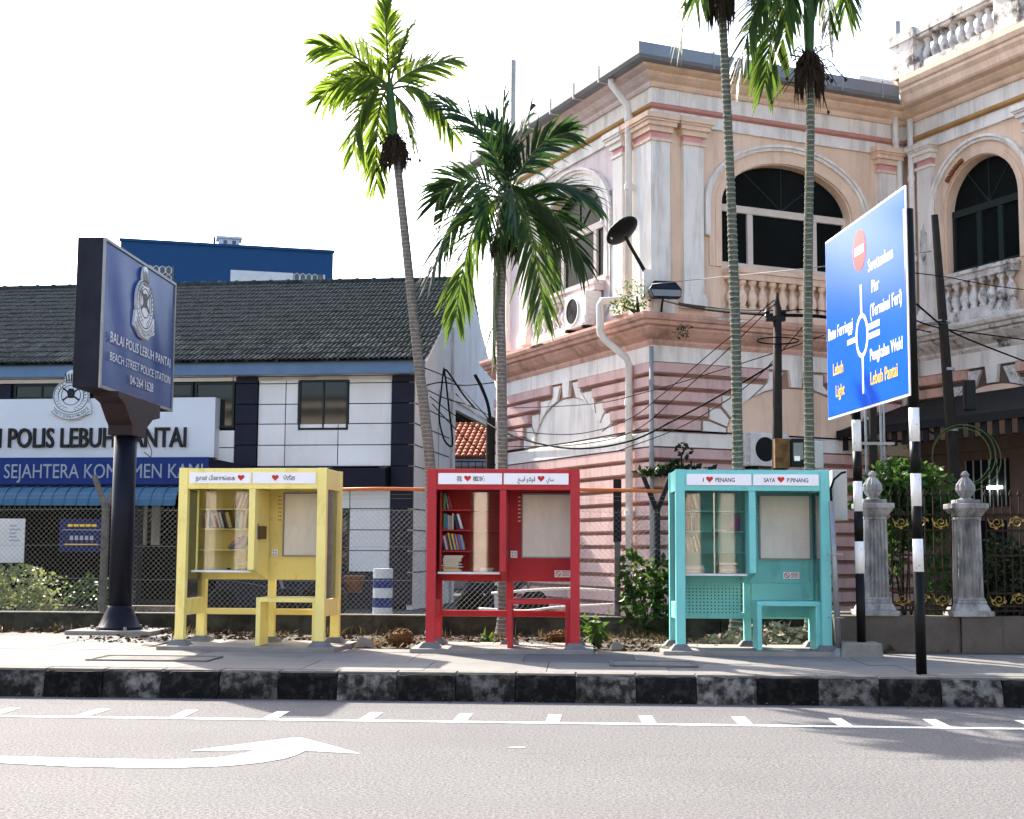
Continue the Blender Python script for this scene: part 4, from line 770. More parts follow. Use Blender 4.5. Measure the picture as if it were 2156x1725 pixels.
for T, c in ((yc, 'yellow'), (rc, 'red'), (tc, 'turquoise')):
    zt, z3, z2, z1 = 1.682, 1.432, 1.172, .913
    if c == 'yellow':
        shelf_row(c, T, .52, .8, .46, zt, 'on the top shelf', .3, .15, .2); shelf_row(c, T, .17, .30, .46, z3, 'on the second shelf', 0); shelf_row(c, T, .31, .56, .46, z3, 'on the second shelf', -.3); shelf_row(c, T, .58, .86, .46, z3, 'on the second shelf', .1)
        shelf_row(c, T, .48, .70, .46, z2, 'on the third shelf', .72, .17, .22); pile(c, T, .64, .45, z1, 6, 'on the white worktop', .22); pile(c, T, .2, .45, z1, 1, 'on the white worktop', .3)
    elif c == 'red':
        shelf_row(c, T, .155, .2, .46, zt, 'on the top shelf', 0, .17, .2); shelf_row(c, T, .21, .29, .46, zt, 'on the top shelf', -.22, .16, .2); shelf_row(c, T, .16, .31, .46, z3, 'on the second shelf', 0, .16, .21); shelf_row(c, T, .33, .42, .46, z3, 'on the second shelf', -.28, .17, .2)
        shelf_row(c, T, .17, .44, .46, z2, 'on the third shelf', -.22, .17, .22); pile(c, T, .16, .45, z1, 9, 'in the left worktop pile', .24); pile(c, T, .62, .4, z1, 2, 'by the glass on the worktop', .18)
    else:
        shelf_row(c, T, .155, .24, .46, zt, 'on the top shelf', -.04, .16, .2); shelf_row(c, T, .25, .42, .46, zt, 'on the top shelf', -.3, .16, .21); shelf_row(c, T, .155, .35, .46, z3, 'on the second shelf', 0, .17, .22); shelf_row(c, T, .155, .38, .46, z2, 'on the third shelf', -.22, .17, .22)
        pile(c, T, .155, .42, z1, 4, 'in the left worktop pile', .27); pile(c, T, .58, .45, z1, 6, 'in the right worktop pile', .24); book(c, T, .72, .5, z3+.002, .13, .18, .03, 0, 'standing face out on the second shelf', 11); pile(c, T, .5, .45, z3, 1, 'on the second shelf', .2)
# electrical box and conduit at the right of the turquoise booth
eb = thing('electrical_box', 'grey metal electrical box on the turquoise booth\'s right end', 'box', (3.0, 17.55, 1.90)); bev(box('cabinet', 'grey_box', eb, .06, .24, -.1, .15, 0, .62), .006); box('door', 'grey_box', eb, .075, .225, -.106, -.1, .02, .6); box('bracket', 'galvanised', eb, -.02, .06, -.02, .02, .25, .33)
cd = thing('steel_conduit', 'bent steel conduit with black cable beside the turquoise booth', 'pipe', (3.02, 16.98, P_)); MB().tube([(0, 0, .04), (-.03, 0, 1.0), (-.06, 0, 1.84)], .034, 12).build('pipe', 'galvanised', cd, True)
MB().tube([(-.06, 0, 1.84), (-.065, 0, 1.98), (-.02, .02, 2.10), (.08, .1, 2.18), (.15, .2, 2.2)], .014, 8).build('cable', 'cable', cd, True); MB().lathe((0, 0, 0), [(.1, 0), (.1, .02), (.05, .08), (.036, .1)], 12).build('collar', 'galvanised', cd)
for z in (.45, 1.2): MB().box(-.12, .06, -.04, .03, z, z+.015).build('clamp', 'galvanised', cd)

# ------------------------------------------------------------------ police station sign on a pole
PG = thing('police_sign', 'dark blue police station sign box on a black pole', 'sign', (-6.72, 20.2, P_))
pl = bev(box('plinth', 'plinth', PG, -.62, .62, -.5, .55, -.05, .06), .01)
base = MB().lathe((0, 0, .06), [(.33, 0), (.33, .03), (.3, .04), (.18, .3), (.17, .34)], 20); base.build('flared_base', 'navy_paint', PG, True); bt = MB().lathe((0, 0, 0), [(.025, 0), (.025, .05)], 6).mesh('bolt', 'galvanised')
for i in range(6): ob('bolt', bt, PG, (.4*cos(i*pi/3), .4*sin(i*pi/3), .06))
MB().lathe((0, 0, .3), [(.165, 0), (.165, 2.75)], 24).build('pole', 'navy_paint', PG, True)
bk = MB(); pr = [(-.25, 2.86), (.25, 2.86), (.25, 3.0), (.5, 3.16), (.78, 3.22), (.78, 3.42), (-.78, 3.42), (-.78, 3.34), (-.55, 3.28), (-.35, 3.08), (-.25, 3.0)]
bk.prism([(a*1.25, b_) for a, b_ in pr], -.16, .2, lambda a, b_, d: (d, a, b_)); bk.build('bracket', 'maroon_dark', PG)
SX0, SX1, SY0, SY1, SZ0, SZ1 = -.3, .085, -1.42, 1.98, 3.42, 5.52
bx = bev(box('sign_box', 'navy_side', PG, SX0, SX1-.02, SY0, SY1, SZ0, SZ1), .012)
fm = mat('sign_face', (.024, .066, .23), (.014, .042, .16), scale=.8, amt=.8, rough=.22, spec=.04); fm.node_tree.nodes['Principled BSDF'].inputs['Coat Weight'].default_value = .02; fm.node_tree.nodes['Principled BSDF'].inputs['Coat Roughness'].default_value = .12
fc = MB(); n = 24                                # buckled vinyl face
for j in range(9):
    for i in range(n+1):
        u, w = i/n, j/8; fc.v.append((SX1-.008+.022*sin(pi*u)*sin(pi*w)+.009*sin(u*19+w*5)*sin(pi*w), SY0+.03+(SY1-SY0-.06)*u, SZ0+.03+(SZ1-SZ0-.06)*w))
fc.F = [(j*(n+1)+i, j*(n+1)+i+1, (j+1)*(n+1)+i+1, (j+1)*(n+1)+i) for j in range(8) for i in range(n)]; fco = fc.build('sign_face', 'sign_face', PG, True)
ft = MB()
for q in ((SY0, SY1, SZ0, SZ0+.04), (SY0, SY1, SZ1-.04, SZ1), (SY0, SY0+.04, SZ0+.04, SZ1-.04), (SY1-.04, SY1, SZ0+.04, SZ1-.04)): ft.box(SX1-.02, SX1+.012, *q)
ft.build('edge_trim', 'galvanised', PG)
XF = SX1+.032
text('BALAI POLIS LEBUH PANTAI', PG, (XF, SY0+.28, 4.10), .15, 2.85, 'silver_ink', pi/2); text('BEACH STREET POLICE STATION', PG, (XF, SY0+.29, 3.84), .125, 2.86, 'silver_ink', pi/2); text('04-264 1628', PG, (XF, SY0+1.18, 3.61), .14, 1.1, 'silver_ink', pi/2)
crest(PG, (XF-.02, SY0+1.72, 4.34), 1.06, pi/2, 'silver_ink', 'navy_paint')
MB().tube([(.12, .5, 2.95), (.16, .75, 2.7), (.16, .72, 2.6), (.14, .45, 2.66)], .008, 5).build('loose_wire', 'dry_frond', PG)

# ------------------------------------------------------------------ blue direction sign on two striped poles
DS = thing('direction_sign', 'blue roundabout direction sign on black and white poles', 'sign', (3.40, 14.63, P_))
vx, vy = 3.0-3.36, 17.3-14.6; LN = sqrt(vx*vx+vy*vy); ang = math.atan2(-vy, -vx)        # board runs from its far end to its near end
far_ = (3.0-3.40, 17.3-14.63); bo = (far_[0], far_[1], 0)
def stripes(x0, y0, x1, y1, z0, zt, cuts, r):
    n = len(cuts)
    for i in range(n-1):
        a, c = cuts[i], cuts[i+1]; f1, f2 = (a-z0)/(zt-z0), (c-z0)/(zt-z0)
        MB().tube([(x0+(x1-x0)*f1, y0+(y1-y0)*f1, a), (x0+(x1-x0)*f2, y0+(y1-y0)*f2, c)], r, 16).build('pole_black_band' if i % 2 == 0 else 'pole_white_band', 'pole_black' if i % 2 == 0 else 'pole_white', DS, True)
stripes(.03, 0, .0, 0, 0, 4.82, [0, 1.035, 1.37, 1.705, 2.04, 2.37, 2.72, 4.82], .054)
stripes(-.1, 2.42, -.12, 2.42, .16, 5.0, [.16, .98, 1.36, 1.72, 2.08, 2.44, 2.82, 5.0], .054)
blk = MB().frus(-.38, .12, 2.2, 2.62, -.03, -.35, .1, 2.22, 2.6, .17).build('concrete_block', 'concrete', DS); bev(blk, .02)
bd = ob('board', MB().box(-.02, LN+.02, 0, .02, 3.12-P_, 5.35-P_).mesh('board', 'sign_white'), DS, bo, (0, 0, ang)); bev(bd, .012)
def on(nm, m, mb): return mb.build(nm, m, bd)
zo = -P_
on('blue_face', 'sign_blue', MB().box(.005, LN-.005, -.004, -.0015, 3.15+zo, 5.32+zo))
def st_(s, x, z, h, w, m='sign_white'): text(s, bd, (x, -.008, z+zo), h, w, m, bold=.012)
st_('Swettenham', 1.57, 4.65, .15, .80); st_('Pier', 1.67, 4.40, .145, .25); st_('(Terminal Feri)', 1.61, 4.13, .15, .99); st_('Batu Ferringgi', .08, 4.09, .15, .92); st_('Pengkalan Weld', 1.58, 3.64, .14, 1.01)
st_('Lebuh Pantai', 1.58, 3.37, .15, .85, 'sign_yellow'); st_('Lebuh', .24, 3.64, .15, .38, 'sign_yellow'); st_('Light', .33, 3.37, .145, .33, 'sign_yellow')
q = MB(); flat(q, disc(1.275, 4.97+zo, .225, .24, 40), -.004, .003); on('no_entry_disc', 'sign_red', q); q = MB(); flat(q, [(1.11, 4.92+zo), (1.43, 4.92+zo), (1.43, 5.015+zo), (1.11, 5.015+zo)], -.0075); on('no_entry_bar', 'sign_white', q)
q = MB(); ringp(q, 1.31, 3.97+zo, .165, .205, .215, .255, -.004, 40, t=.003)
for a, b_, c, d in ((1.275, 1.335, 4.22, 4.56), (1.295, 1.35, 3.30, 3.72), (.79, 1.1, 3.93, 3.99), (1.51, 1.9, 3.995, 4.065), (1.51, 1.9, 3.89, 3.955)): flat(q, [(a, c+zo), (b_, c+zo), (b_, d+zo), (a, d+zo)], -.004, .0035)
on('roundabout_diagram', 'sign_white', q)
for z in (3.3, 3.6, 4.6, 4.9):
    for xx in (.2, LN-.12): MB().box(xx, xx+.09, .02, .07, z+zo-.02, z+zo+.02).build('bracket', 'galvanised', bd)

# ------------------------------------------------------------------ palms
def bez(a, b, c, t): return a*(1-t)**2+b*2*t*(1-t)+c*t*t
def frond(parent, p0, p1, p2, m, n=26, lm=.5, droop=.35, wd=.024):
    p0, p1, p2 = Vector(p0), Vector(p1), Vector(p2); q = MB(); st = MB(); P = [bez(p0, p1, p2, k/12) for k in range(13)]; LR = sum((b-a).length for a, b in zip(P, P[1:]))
    roll = R.choice((-1, 1))*R.uniform(.75, 1.25); cr_, sr_ = cos(roll), sin(roll); st.tube(P, [.02*(1-k/13.5)+.003 for k in range(13)], 5)
    for i in range(n):
        t = .16+.84*(i+R.random()*.6)/n; B = bez(p0, p1, p2, min(t, 1)); T = (bez(p0, p1, p2, min(t+.02, 1.02))-bez(p0, p1, p2, t-.02)).normalized()
        S = T.cross(Vector((0, 0, 1)))
        if S.length < .25: S = S+Vector((.3, .5, 0))
        S.normalize(); U = S.cross(T); S, U = S*cr_+U*sr_, U*cr_-S*sr_
        for sg in (-1, 1):
            if R.random() < .14: continue
            ph = .5+.7*t+R.uniform(-.14, .14)+.15*max(0, T.z); d = (S*sg*cos(ph)+T*sin(ph)+U*R.uniform(.0, .25)).normalized(); ln = lm*(sin(pi*(.14+.76*t))**.55)*R.uniform(.8, 1.12)
            wv = (T-d*T.dot(d)).normalized(); wv = (wv*cos(.5*sg)+d.cross(wv)*sin(.5*sg)); w = wd*R.uniform(.7, 1.25); dr = droop*R.uniform(.6, 1.3); pts = []
            for k, ww in ((0, .5), (.33, 1), (.7, .85), (1, .12)): c = B+d*ln*k-Vector((0, 0, dr*ln*k*k)); pts += [c-wv*w*ww, c+wv*w*ww]
            q.add(pts, [(0, 1, 3, 2), (2, 3, 5, 4), (4, 5, 7, 6)])
    o = q.build('frond', m, parent); st.build('stalk', 'frond_stalk', o); return o
def palm(label, path, r0, r1, tm, fronds, m, px, Y, shaft=.9, ring=.065, lm=.5, fruit=0, dead=0, bulge=.006):
    t = thing('areca_palm', label, 'palm tree', path[0], 0, 'areca palms behind the booths'); O = Vector(path[0]); P = [Vector(p)-O for p in path]
    top = P[-1]; seg = []; 
    L_ = sum((b-a).length for a, b in zip(P, P[1:])); N_ = int(L_/(ring/2))
    def pos(s):
        for a, b in zip(P, P[1:]):
            l = (b-a).length
            if s <= l: return a+(b-a)*(s/l)
            s -= l
        return P[-1]
    pts = [pos(L_*i/N_) for i in range(N_+1)]; sm = [sum((pts[max(0, min(N_, i+k))] for k in range(-12, 13)), Vector())/25 if 12 <= i <= N_-12 else pts[i] for i in range(N_+1)]
    ns = int(N_*(1-shaft/L_)); rr = []
    for i in range(N_+1):
        r = r0+(r1-r0)*i/N_+.05*max(0, 1-i*ring/2/.35)**2; rr.append(r+(bulge if i % 2 else 0)*R.uniform(.5, 1.4))
    MB().tube(sm[:ns+1], rr[:ns+1], 14).build('trunk', tm, t)
    sh = sm[ns:]; k = len(sh); MB().tube(sh, [r1*(1.05+.55*sin(pi*min(1, (i/k)*1.25)*.9)*(1-.45*i/k)) for i in range(k)], 14).build('crownshaft', 'crownshaft', t, True)
    cr = top
    for (cx, cy), (tx, ty), dep in fronds:
        s_ = R.uniform(-.05, .05); frond(t, cr+Vector((0, 0, -.12)), cr+Vector((cx*px, dep*.45, -cy*px)), cr+Vector((tx*px, dep, -ty*px)), m if not callable(m) else m((cx, cy), (tx, ty)), lm=lm, n=int(22+((tx*tx+ty*ty)**.5*px+abs(dep))*9))
    sb = sm[ns]
    if fruit:
        f_ = MB()
        for i in range(60):
            a = R.uniform(0, 2*pi); l = R.uniform(.15, .42)*fruit; z0 = R.uniform(-.35, .12); p1 = sb+Vector((cos(a)*l*.7, sin(a)*l*.7, z0+R.uniform(0, .15))); p2 = p1+Vector((cos(a)*l*.5, sin(a)*l*.5, -l*R.uniform(.3, .9)))
            f_.tube([sb+Vector((cos(a)*r1, sin(a)*r1, z0)), p1, p2], [.012, .009, .005], 4)
            if i % 3 == 0: f_.lathe(p2, [(.002, -.035), (.022, -.01), (.02, .015), (.004, .03)], 6)
        f_.build('fruit_cluster', 'dead_brown', t)
    if dead:
        d_ = MB()
        for i in range(170):
            a = R.uniform(0, 2*pi); z0 = R.uniform(-.1, .15); l = R.uniform(.3, .7)*dead; b_ = sb+Vector((cos(a)*r1*1.2, sin(a)*r1*1.2, z0)); e = b_+Vector((cos(a)*R.uniform(.04, .16), sin(a)*R.uniform(.04, .16), -l)); w = R.uniform(.006, .018); md = (b_+e)/2+Vector((cos(a)*.06, sin(a)*.06, .03))
            d_.add([b_+Vector((w, 0, 0)), b_-Vector((w, 0, 0)), md-Vector((w, 0, 0)), md+Vector((w, 0, 0)), e], [(0, 1, 2, 3), (3, 2, 4)])
        d_.build('dead_sheath', 'dead_brown', t)
    return t
pk = 20.4/2950
palm('tall areca palm leaning left of centre with bright backlit fronds', [(-2.17, 20.5, .3), (-2.25, 20.5, 2.67), (-2.3, 20.5, 3.16), (-2.45, 20.5, 4.28), (-2.62, 20.5, 5.71), (-2.73, 20.5, 6.65), (-2.8, 20.5, 7.23), (-2.88, 20.5, 7.75), (-2.95, 20.5, 8.55)], .095, .052, 'trunk_pale',
     [((-5, -95), (-12, -178), -.1), ((-80, -83), (-148, -70), -.3), ((-63, -41), (-161, 22), .3), ((-88, -45), (-163, -30), .8), ((-62, 0), (-70, 173), -.3), ((-35, 10), (-32, 215), .35), ((85, -22), (142, 117), 0), ((41, -51), (137, -72), .4), ((0, -70), (-3, -150), .1), ((-39, -63), (-75, -120), .5), ((22, -60), (55, -95), -.5), ((22, 15), (42, 95), .7), ((-20, -30), (-100, 60), -.9)], 'palm_bright', pk, 20.5, .95, .06, .56, .8, .75, .002)
palm('shorter dark areca palm in front of the colonial building', [(-1.16, 20.5, .3), (-1.19, 20.5, 2.75), (-1.21, 20.5, 4.0), (-1.24, 20.5, 5.13), (-1.21, 20.5, 5.99), (-1.15, 20.5, 6.85)], .085, .06, 'trunk_pale',
     [((-25, -150), (-143, -190), -.2), ((-15, -120), (-10, -215), .2), ((10, -100), (-50, -190), .5), ((20, -110), (50, -200), .3), ((50, -120), (130, -130), 0), ((105, -60), (190, 15), .2), ((95, -10), (165, 165), -.3), ((60, 20), (80, 275), -.2), ((-35, 40), (-30, 345), .2), ((-110, -30), (-162, 175), .1), ((-95, -75), (-158, 10), .3), ((-80, 10), (-105, 285), -.3), ((10, -60), (30, 130), -1.2), ((-20, -60), (-40, 120), -1.1), ((0, -80), (30, 40), 1.3), ((-30, -40), (-70, 90), .9), ((60, -30), (110, 170), .8)], lambda a, b_: 'palm_mid' if b_[1] < -220 or b_[1] > 250 else 'palm_dark', pk, 20.5, .7, .06, .66, 0, .5, .005)
pk = 19.7/2950
palm('slim ringed areca palm rising behind the turquoise booth\'s left half', [(2.07, 19.55, .3), (2.11, 19.55, .9), (2.14, 19.6, 2.71), (2.13, 19.6, 4.59), (2.08, 19.6, 6.65), (2.03, 19.6, 8.04), (1.98, 19.6, 9.3), (1.9, 19.6, 10.35)], .078, .05, 'trunk_green',
     [((-55, -40), (-75, 225), .2), ((60, -40), (85, 120), .4), ((-20, -60), (-50, 170), -.4), ((-90, -90), (-170, -40), .2), ((10, -120), (20, -220), 0), ((80, -100), (150, -60), -.3), ((-30, -110), (-80, -190), .6), ((20, -60), (60, 100), -.9), ((0, -60), (30, 80), 1.1)], 'palm_mid', pk, 19.6, .75, .075, .62, .5, 1.1, .008)
palm('slim ringed areca palm rising behind the turquoise booth\'s right half', [(3.10, 19.6, .3), (3.13, 19.6, 2.72), (3.13, 19.6, 4.59), (3.17, 19.6, 6.29), (3.22, 19.6, 7.68), (3.21, 19.6, 8.62), (3.22, 19.6, 10.0)], .072, .052, 'trunk_green',
     [((-100, -30), (-150, 255), .1), ((-70, 10), (-85, 250), .5), ((-50, -40), (-60, 190), -.4), ((45, -30), (45, 160), .1), ((85, -50), (85, 90), .3), ((100, -80), (180, -10), .1), ((0, -120), (5, -220), .1), ((-90, -110), (-190, -80), .2), ((60, -130), (120, -170), -.3), ((-20, -80), (-110, 120), -.9), ((30, -60), (60, 60), 1.1), ((-60, -80), (-175, 60), .3)], 'palm_mid', pk, 19.6, 1.5, .075, .66, 1.1, 1.0, .007)

# ------------------------------------------------------------------ shrubs, litter, small plants
def foliage(c, r, n, sz, rng=R, shell=.35):
    q = MB()
    for i in range(n):
        a = rng.uniform(0, 2*pi); z = rng.uniform(-1, 1); k = (rng.random()**.5)*(1-shell)+shell; rr = sqrt(1-z*z)*k*(1+.28*sin(3*a+4*z)+.15*sin(7*a)); p = Vector((c[0]+r[0]*rr*cos(a), c[1]+r[1]*rr*sin(a), c[2]+r[2]*z*k))
        d = Vector((rng.gauss(0, 1)+cos(a)*.6, rng.gauss(0, 1)+sin(a)*.6, rng.gauss(-.1, .8))).normalized(); s = d.orthogonal().normalized(); s.rotate(Matrix.Rotation(rng.uniform(0, 6.28), 3, d)); u = d.cross(s); l = sz*rng.uniform(.6, 1.4); w = l*.32
        q.add([p, p+d*l*.45+s*w+u*w*.25, p+d*l, p+d*l*.45-s*w+u*w*.25], [(0, 1, 2), (0, 2, 3)])
    return q
def shrub(name, label, loc, blobs, m, sz, cat='shrub', stems=3):
    t = thing(name, label, cat, loc); q = MB()
    for c, r, n in blobs: f_ = foliage(c, r, n, sz); q.add(f_.v, f_.F)
    q.build('foliage', m, t); s_ = MB()
    for i in range(stems): c = blobs[i % len(blobs)][0]; s_.tube([(R.uniform(-.05, .05), R.uniform(-.05, .05), 0), (c[0]*.4+R.uniform(-.05, .05), c[1]*.5, c[2]*.5), c], [.018, .014, .006], 5)
    s_.build('stem', 'wood_pole', t); return t
shrub('variegated_shrub', 'pale variegated shrub in sunlight at the left edge behind the fence', (-9.1, 22.3, .2), [((0, 0, .7), (.65, .5, .36), 900), ((.35, -.1, .45), (.4, .3, .25), 350), ((-.5, 0, .5), (.5, .4, .3), 350)], 'leaf_pale', .075)
shrub('dark_shrub', 'low dark shrub in the shade left of the sign pole', (-8.0, 22.8, .2), [((0, 0, .5), (.5, .35, .4), 500)], 'leaf_dark', .09)
shrub('leafy_shrub', 'leafy green shrub climbing the fence between red and turquoise booths', (.95, 20.9, .2), [((0, 0, .45), (.45, .3, .4), 520), ((-.22, 0, .95), (.18, .15, .45), 220), ((.18, 0, .95), (.22, .2, .28), 180)], 'leaf_bush', .11)
shrub('bushy_tree', 'rounded bright green bush growing over the iron fence', (4.4, 19.6, .25), [((0, 0, 2.2), (.52, .45, .36), 1100), ((-.35, 0, 1.95), (.3, .3, .22), 420), ((.42, 0, 1.85), (.3, .3, .3), 420), ((.1, .1, 1.6), (.42, .3, .3), 420), ((-.2, -.1, 1.2), (.18, .2, .4), 140), ((.45, 0, .9), (.25, .25, .5), 260)], 'leaf_bush', .12, 'bush', 6)
shrub('hedge', 'dense dark hedge behind the iron fence at the right edge', (6.1, 19.6, .25), [((-.3, 0, .9), (.6, .4, .6), 1300), ((.5, 0, 1.0), (.7, .45, .7), 1300), ((-.6, 0, .5), (.4, .3, .4), 500), ((1.5, 0, 1.0), (.8, .5, .8), 900)], 'leaf_dark', .1, 'hedge', 5)
shrub('ledge_weed', 'straggly green weed sprouting from the ledge by the downpipe', (.95, 24.75, 5.74), [((0, 0, .3), (.28, .25, .32), 220), ((-.25, 0, .12), (.3, .2, .14), 140)], 'leaf_bush', .06, 'weed', 5)
shrub('ledge_weed', 'small weed hanging from the broken cornice below the floodlight', (1.75, 24.75, 5.5), [((0, -.05, -.1), (.16, .08, .16), 90)], 'leaf_bush', .05, 'weed', 2)
shrub('wall_fig', 'small fig plant sprouting from the wall above the turquoise booth', (1.7, 24.7, 3.0), [((0, -.15, -.06), (.55, .15, .09), 150), ((.05, -.1, .3), (.12, .1, .13), 26), ((-.45, -.12, -.1), (.3, .1, .06), 70)], 'leaf_dark', .12, 'weed', 4)
shrub('sapling', 'young bright green plant at the foot of the red booth\'s right post', (.13, 18.2, P_+.02), [((0, 0, .22), (.12, .12, .2), 45)], 'leaf_bush', .13, 'plant', 3); shrub('sapling', 'two-leaved seedling under the red booth', (-1.3, 18.5, P_-.03), [((0, 0, .1), (.14, .1, .06), 14)], 'leaf_bush', .15, 'plant', 2)
shrub('background_tree', 'small green tree seen between the two buildings', (-3.9, 57, .2), [((0, 0, 6.6), (1.2, 1.2, 1.1), 600), ((.5, 0, 7.3), (.7, .7, .6), 250)], 'leaf_dark', .35, 'tree', 3)
def litter(name, label, cx, cy, rx_, ry_, n, m, z=.34, sz=.07, hgt=.05):
    q = MB()
    for i in range(n):
        a = R.uniform(0, 2*pi); k = sqrt(R.random()); x_, y_ = cx+rx_*k*cos(a), cy+ry_*k*sin(a); p = Vector((x_, y_, z+hgt*(1-k*k)*R.random()+R.uniform(0, .03))); d = Vector((R.gauss(0, 1), R.gauss(0, 1), R.gauss(0, .25))).normalized(); s = d.orthogonal().normalized(); s.rotate(Matrix.Rotation(R.uniform(-.7, .7), 3, d)); l = sz*R.uniform(.5, 1.7); w = l*R.uniform(.08, .3)
        q.add([p, p+d*l*.5+s*w, p+d*l, p+d*l*.5-s*w+Vector((0, 0, .01))], [(0, 1, 2), (0, 2, 3)])
    return tag(q.build(name, m), label, 'leaf litter', None, 'stuff')
litter('leaf_litter', 'brown dry leaves scattered along the low wall', -.7, 18.9, 6.3, 1.4, 2600, 'litter', .265); litter('leaf_pile', 'heap of pale dry leaves behind the turquoise booth', 2.55, 18.9, .95, .55, 2600, 'litter_pale', .28, .1, .26); litter('leaf_litter', 'dry leaves around the sign plinth and yellow booth', -7.5, 20.3, 3.4, .3, 1300, 'litter', .27)
def grass(name, label, spots, m):
    q = MB()
    for cx, cy, r_, n, h in spots:
        for i in range(n): a = R.uniform(0, 6.28); k = R.random()*r_; b_ = Vector((cx+k*cos(a), cy+k*sin(a), .25)); l = h*R.uniform(.5, 1.3); d = Vector((R.gauss(0, .45), R.gauss(0, .45), 1)).normalized(); e = b_+d*l+Vector((d.x*l*.6, d.y*l*.6, -l*.1)); w = .004; q.add([b_-Vector((w, 0, 0)), b_+Vector((w, 0, 0)), b_+d*l*.6+Vector((w, 0, 0)), b_+d*l*.6-Vector((w, 0, 0)), e], [(0, 1, 2, 3), (3, 2, 4)])
    return tag(q.build(name, m), label, 'grass', None, 'stuff')
grass('dry_grass', 'dry straw grass along the low wall', [(R.uniform(-9, 1.3), R.uniform(19.3, 20.7), .25, 16, .17) for i in range(26)]+[(1.0, 17.6, .2, 120, .12), (-2.6, 18.3, .3, 90, .15)], 'grass_dry')
def husk(x, y, s, lab): 
    q = MB()
    for i in range(90): a, z = R.uniform(0, 6.28), R.uniform(-.9, 1); r_ = sqrt(max(0, 1-z*z)); p = Vector((s*r_*cos(a), s*.8*r_*sin(a), s*.7*z+s*.6)); e = Vector((s*1.05*r_*cos(a+.7), s*.8*r_*sin(a+.7), s*.7*z+s*.62)); q.tube([p, (p+e)/2*1.08, e], .012, 3)
    q.lathe((0, 0, s*.6), [(.01, -.55*s), (.7*s, -.3*s), (.9*s, 0), (.7*s, .35*s), (.01, .6*s)], 10); tag(q.build('frond_husk', 'dry_frond', None, False, (x, y, P_)), lab, 'palm husk')
husk(-2.35, 18.0, .17, 'curled brown palm husk left of the red booth'); husk(-.35, 18.9, .13, 'brown palm husk behind the red booth')
def stone(x, y, s, lab):
    o = MB().add([(-s, -s*.6, 0), (s, -s*.5, 0), (s*.9, s*.6, 0), (-s*.8, s*.7, 0), (-s*.5, -s*.3, s*1.1), (s*.4, -s*.4, s*.9), (s*.5, s*.4, s*.8), (-s*.4, s*.4, s)], [(3, 2, 1, 0), (4, 5, 6, 7), (0, 1, 5, 4), (1, 2, 6, 5), (2, 3, 7, 6), (3, 0, 4, 7)]).build('stone', 'plinth', None, False, (x, y, P_)); tag(bev(o, .01), lab, 'stone')
stone(-2.75, 17.75, .13, 'pale loose stone between the yellow and red booths'); stone(.42, 17.75, .1, 'small pale stone right of the red booth'); stone(-3.6, 19.0, .08, 'small grey stone behind the yellow booth')

# ------------------------------------------------------------------ fittings on the colonial building
def M27(x, y, z): c_, s_ = cos(radians(27)), sin(radians(27)); return (1.25+x*c_-y*s_, 25+x*s_+y*c_, z)
def aircon(loc, rz, lab, k=1.):
    t = thing('air_conditioner', lab, 'air conditioner', loc, rz, 'outdoor air conditioner units'); w, d, h = .8*k, .3*k, .58*k
    bev(box('casing', 'ac_white', t, -w/2, w/2, 0, d, .06, .06+h), .015); q = MB(); ringp(q, -.1*k, .06+h/2, .215*k, .215*k, .245*k, .245*k, -.002, 32, t=.015); q.build('fan_ring', 'ac_white', t); q = MB(); flat(q, disc(-.1*k, .06+h/2, .213*k, .213*k, 28), -.002, .004); q.build('fan_recess', 'ac_dark', t)
    q = MB()
    for i in range(1, 6): ringp(q, -.1*k, .06+h/2, .04*i*k, .04*i*k, .04*i*k+.004, .04*i*k+.004, -.01, 24, t=.004)
    for i in range(6): a = i*pi/3; flat(q, [(-.1*k+.02*cos(a+1.5), .06+h/2+.02*sin(a+1.5)), (-.1*k+.21*k*cos(a), .06+h/2+.21*k*sin(a)), (-.1*k+.21*k*cos(a+.03), .06+h/2+.21*k*sin(a+.03))], -.012, .003)
    q.build('fan_grille', 'plastic_black', t)
    for z in range(5): box('side_louvre', 'ac_white', t, w/2+.001, w/2+.012, .05, d-.05, .15+z*.09*k, .19+z*.09*k)
    for x in (-w/2+.08, w/2-.14): box('foot', 'plastic_black', t, x, x+.06, -.03, d+.03, 0, .058)
    box('valve_cover', 'ac_white', t, w/2-.16, w/2-.02, -.02, -.001, .1, .25); return t
# unit on the left side stands on the ledge, its fan facing along the street side
aircon(M27(-.40, 2.35, 5.76), radians(27-90), 'white air conditioner on the ledge of the left facade', 1.15)
a2 = aircon(M27(2.18, -.42, 3.0), radians(27), 'white air conditioner on the front wall above the turquoise booth', 1.05)
gl = MB()
for i in range(4): gl.box(-.55, -.43, -.02, 0, .1+i*.16, .115+i*.16)
for i in range(3): gl.box(-.55+i*.055, -.54+i*.055, -.02, 0, .06, .66)
gl.build('cage', 'ac_white', a2); MB().box(-.45, .45, .0, .36, -.03, 0).build('wall_bracket', 'galvanised', a2)
SD = thing('satellite_dish', 'black satellite dish on an angled arm at the building corner', 'satellite dish', M27(-.25, -.2, 6.45))
dq = MB(); nr, na_ = 6, 22
for i in range(nr+1):
    r_ = .31*i/nr
    for k in range(na_): a = 2*pi*k/na_; dq.v.append((r_*cos(a), r_*sin(a)*1.08, .9*r_*r_))
dq.F = [(i*na_+k, i*na_+(k+1) % na_, (i+1)*na_+(k+1) % na_, (i+1)*na_+k) for i in range(nr) for k in range(na_)]
dm = ob('dish', dq.mesh('dish', 'plastic_black', True), SD, (-.40, -.22, .66), Vector((-.5, .42, .76)).to_track_quat('Z', 'Y').to_euler()); so = dm.modifiers.new('s', 'SOLIDIFY'); so.thickness = .015
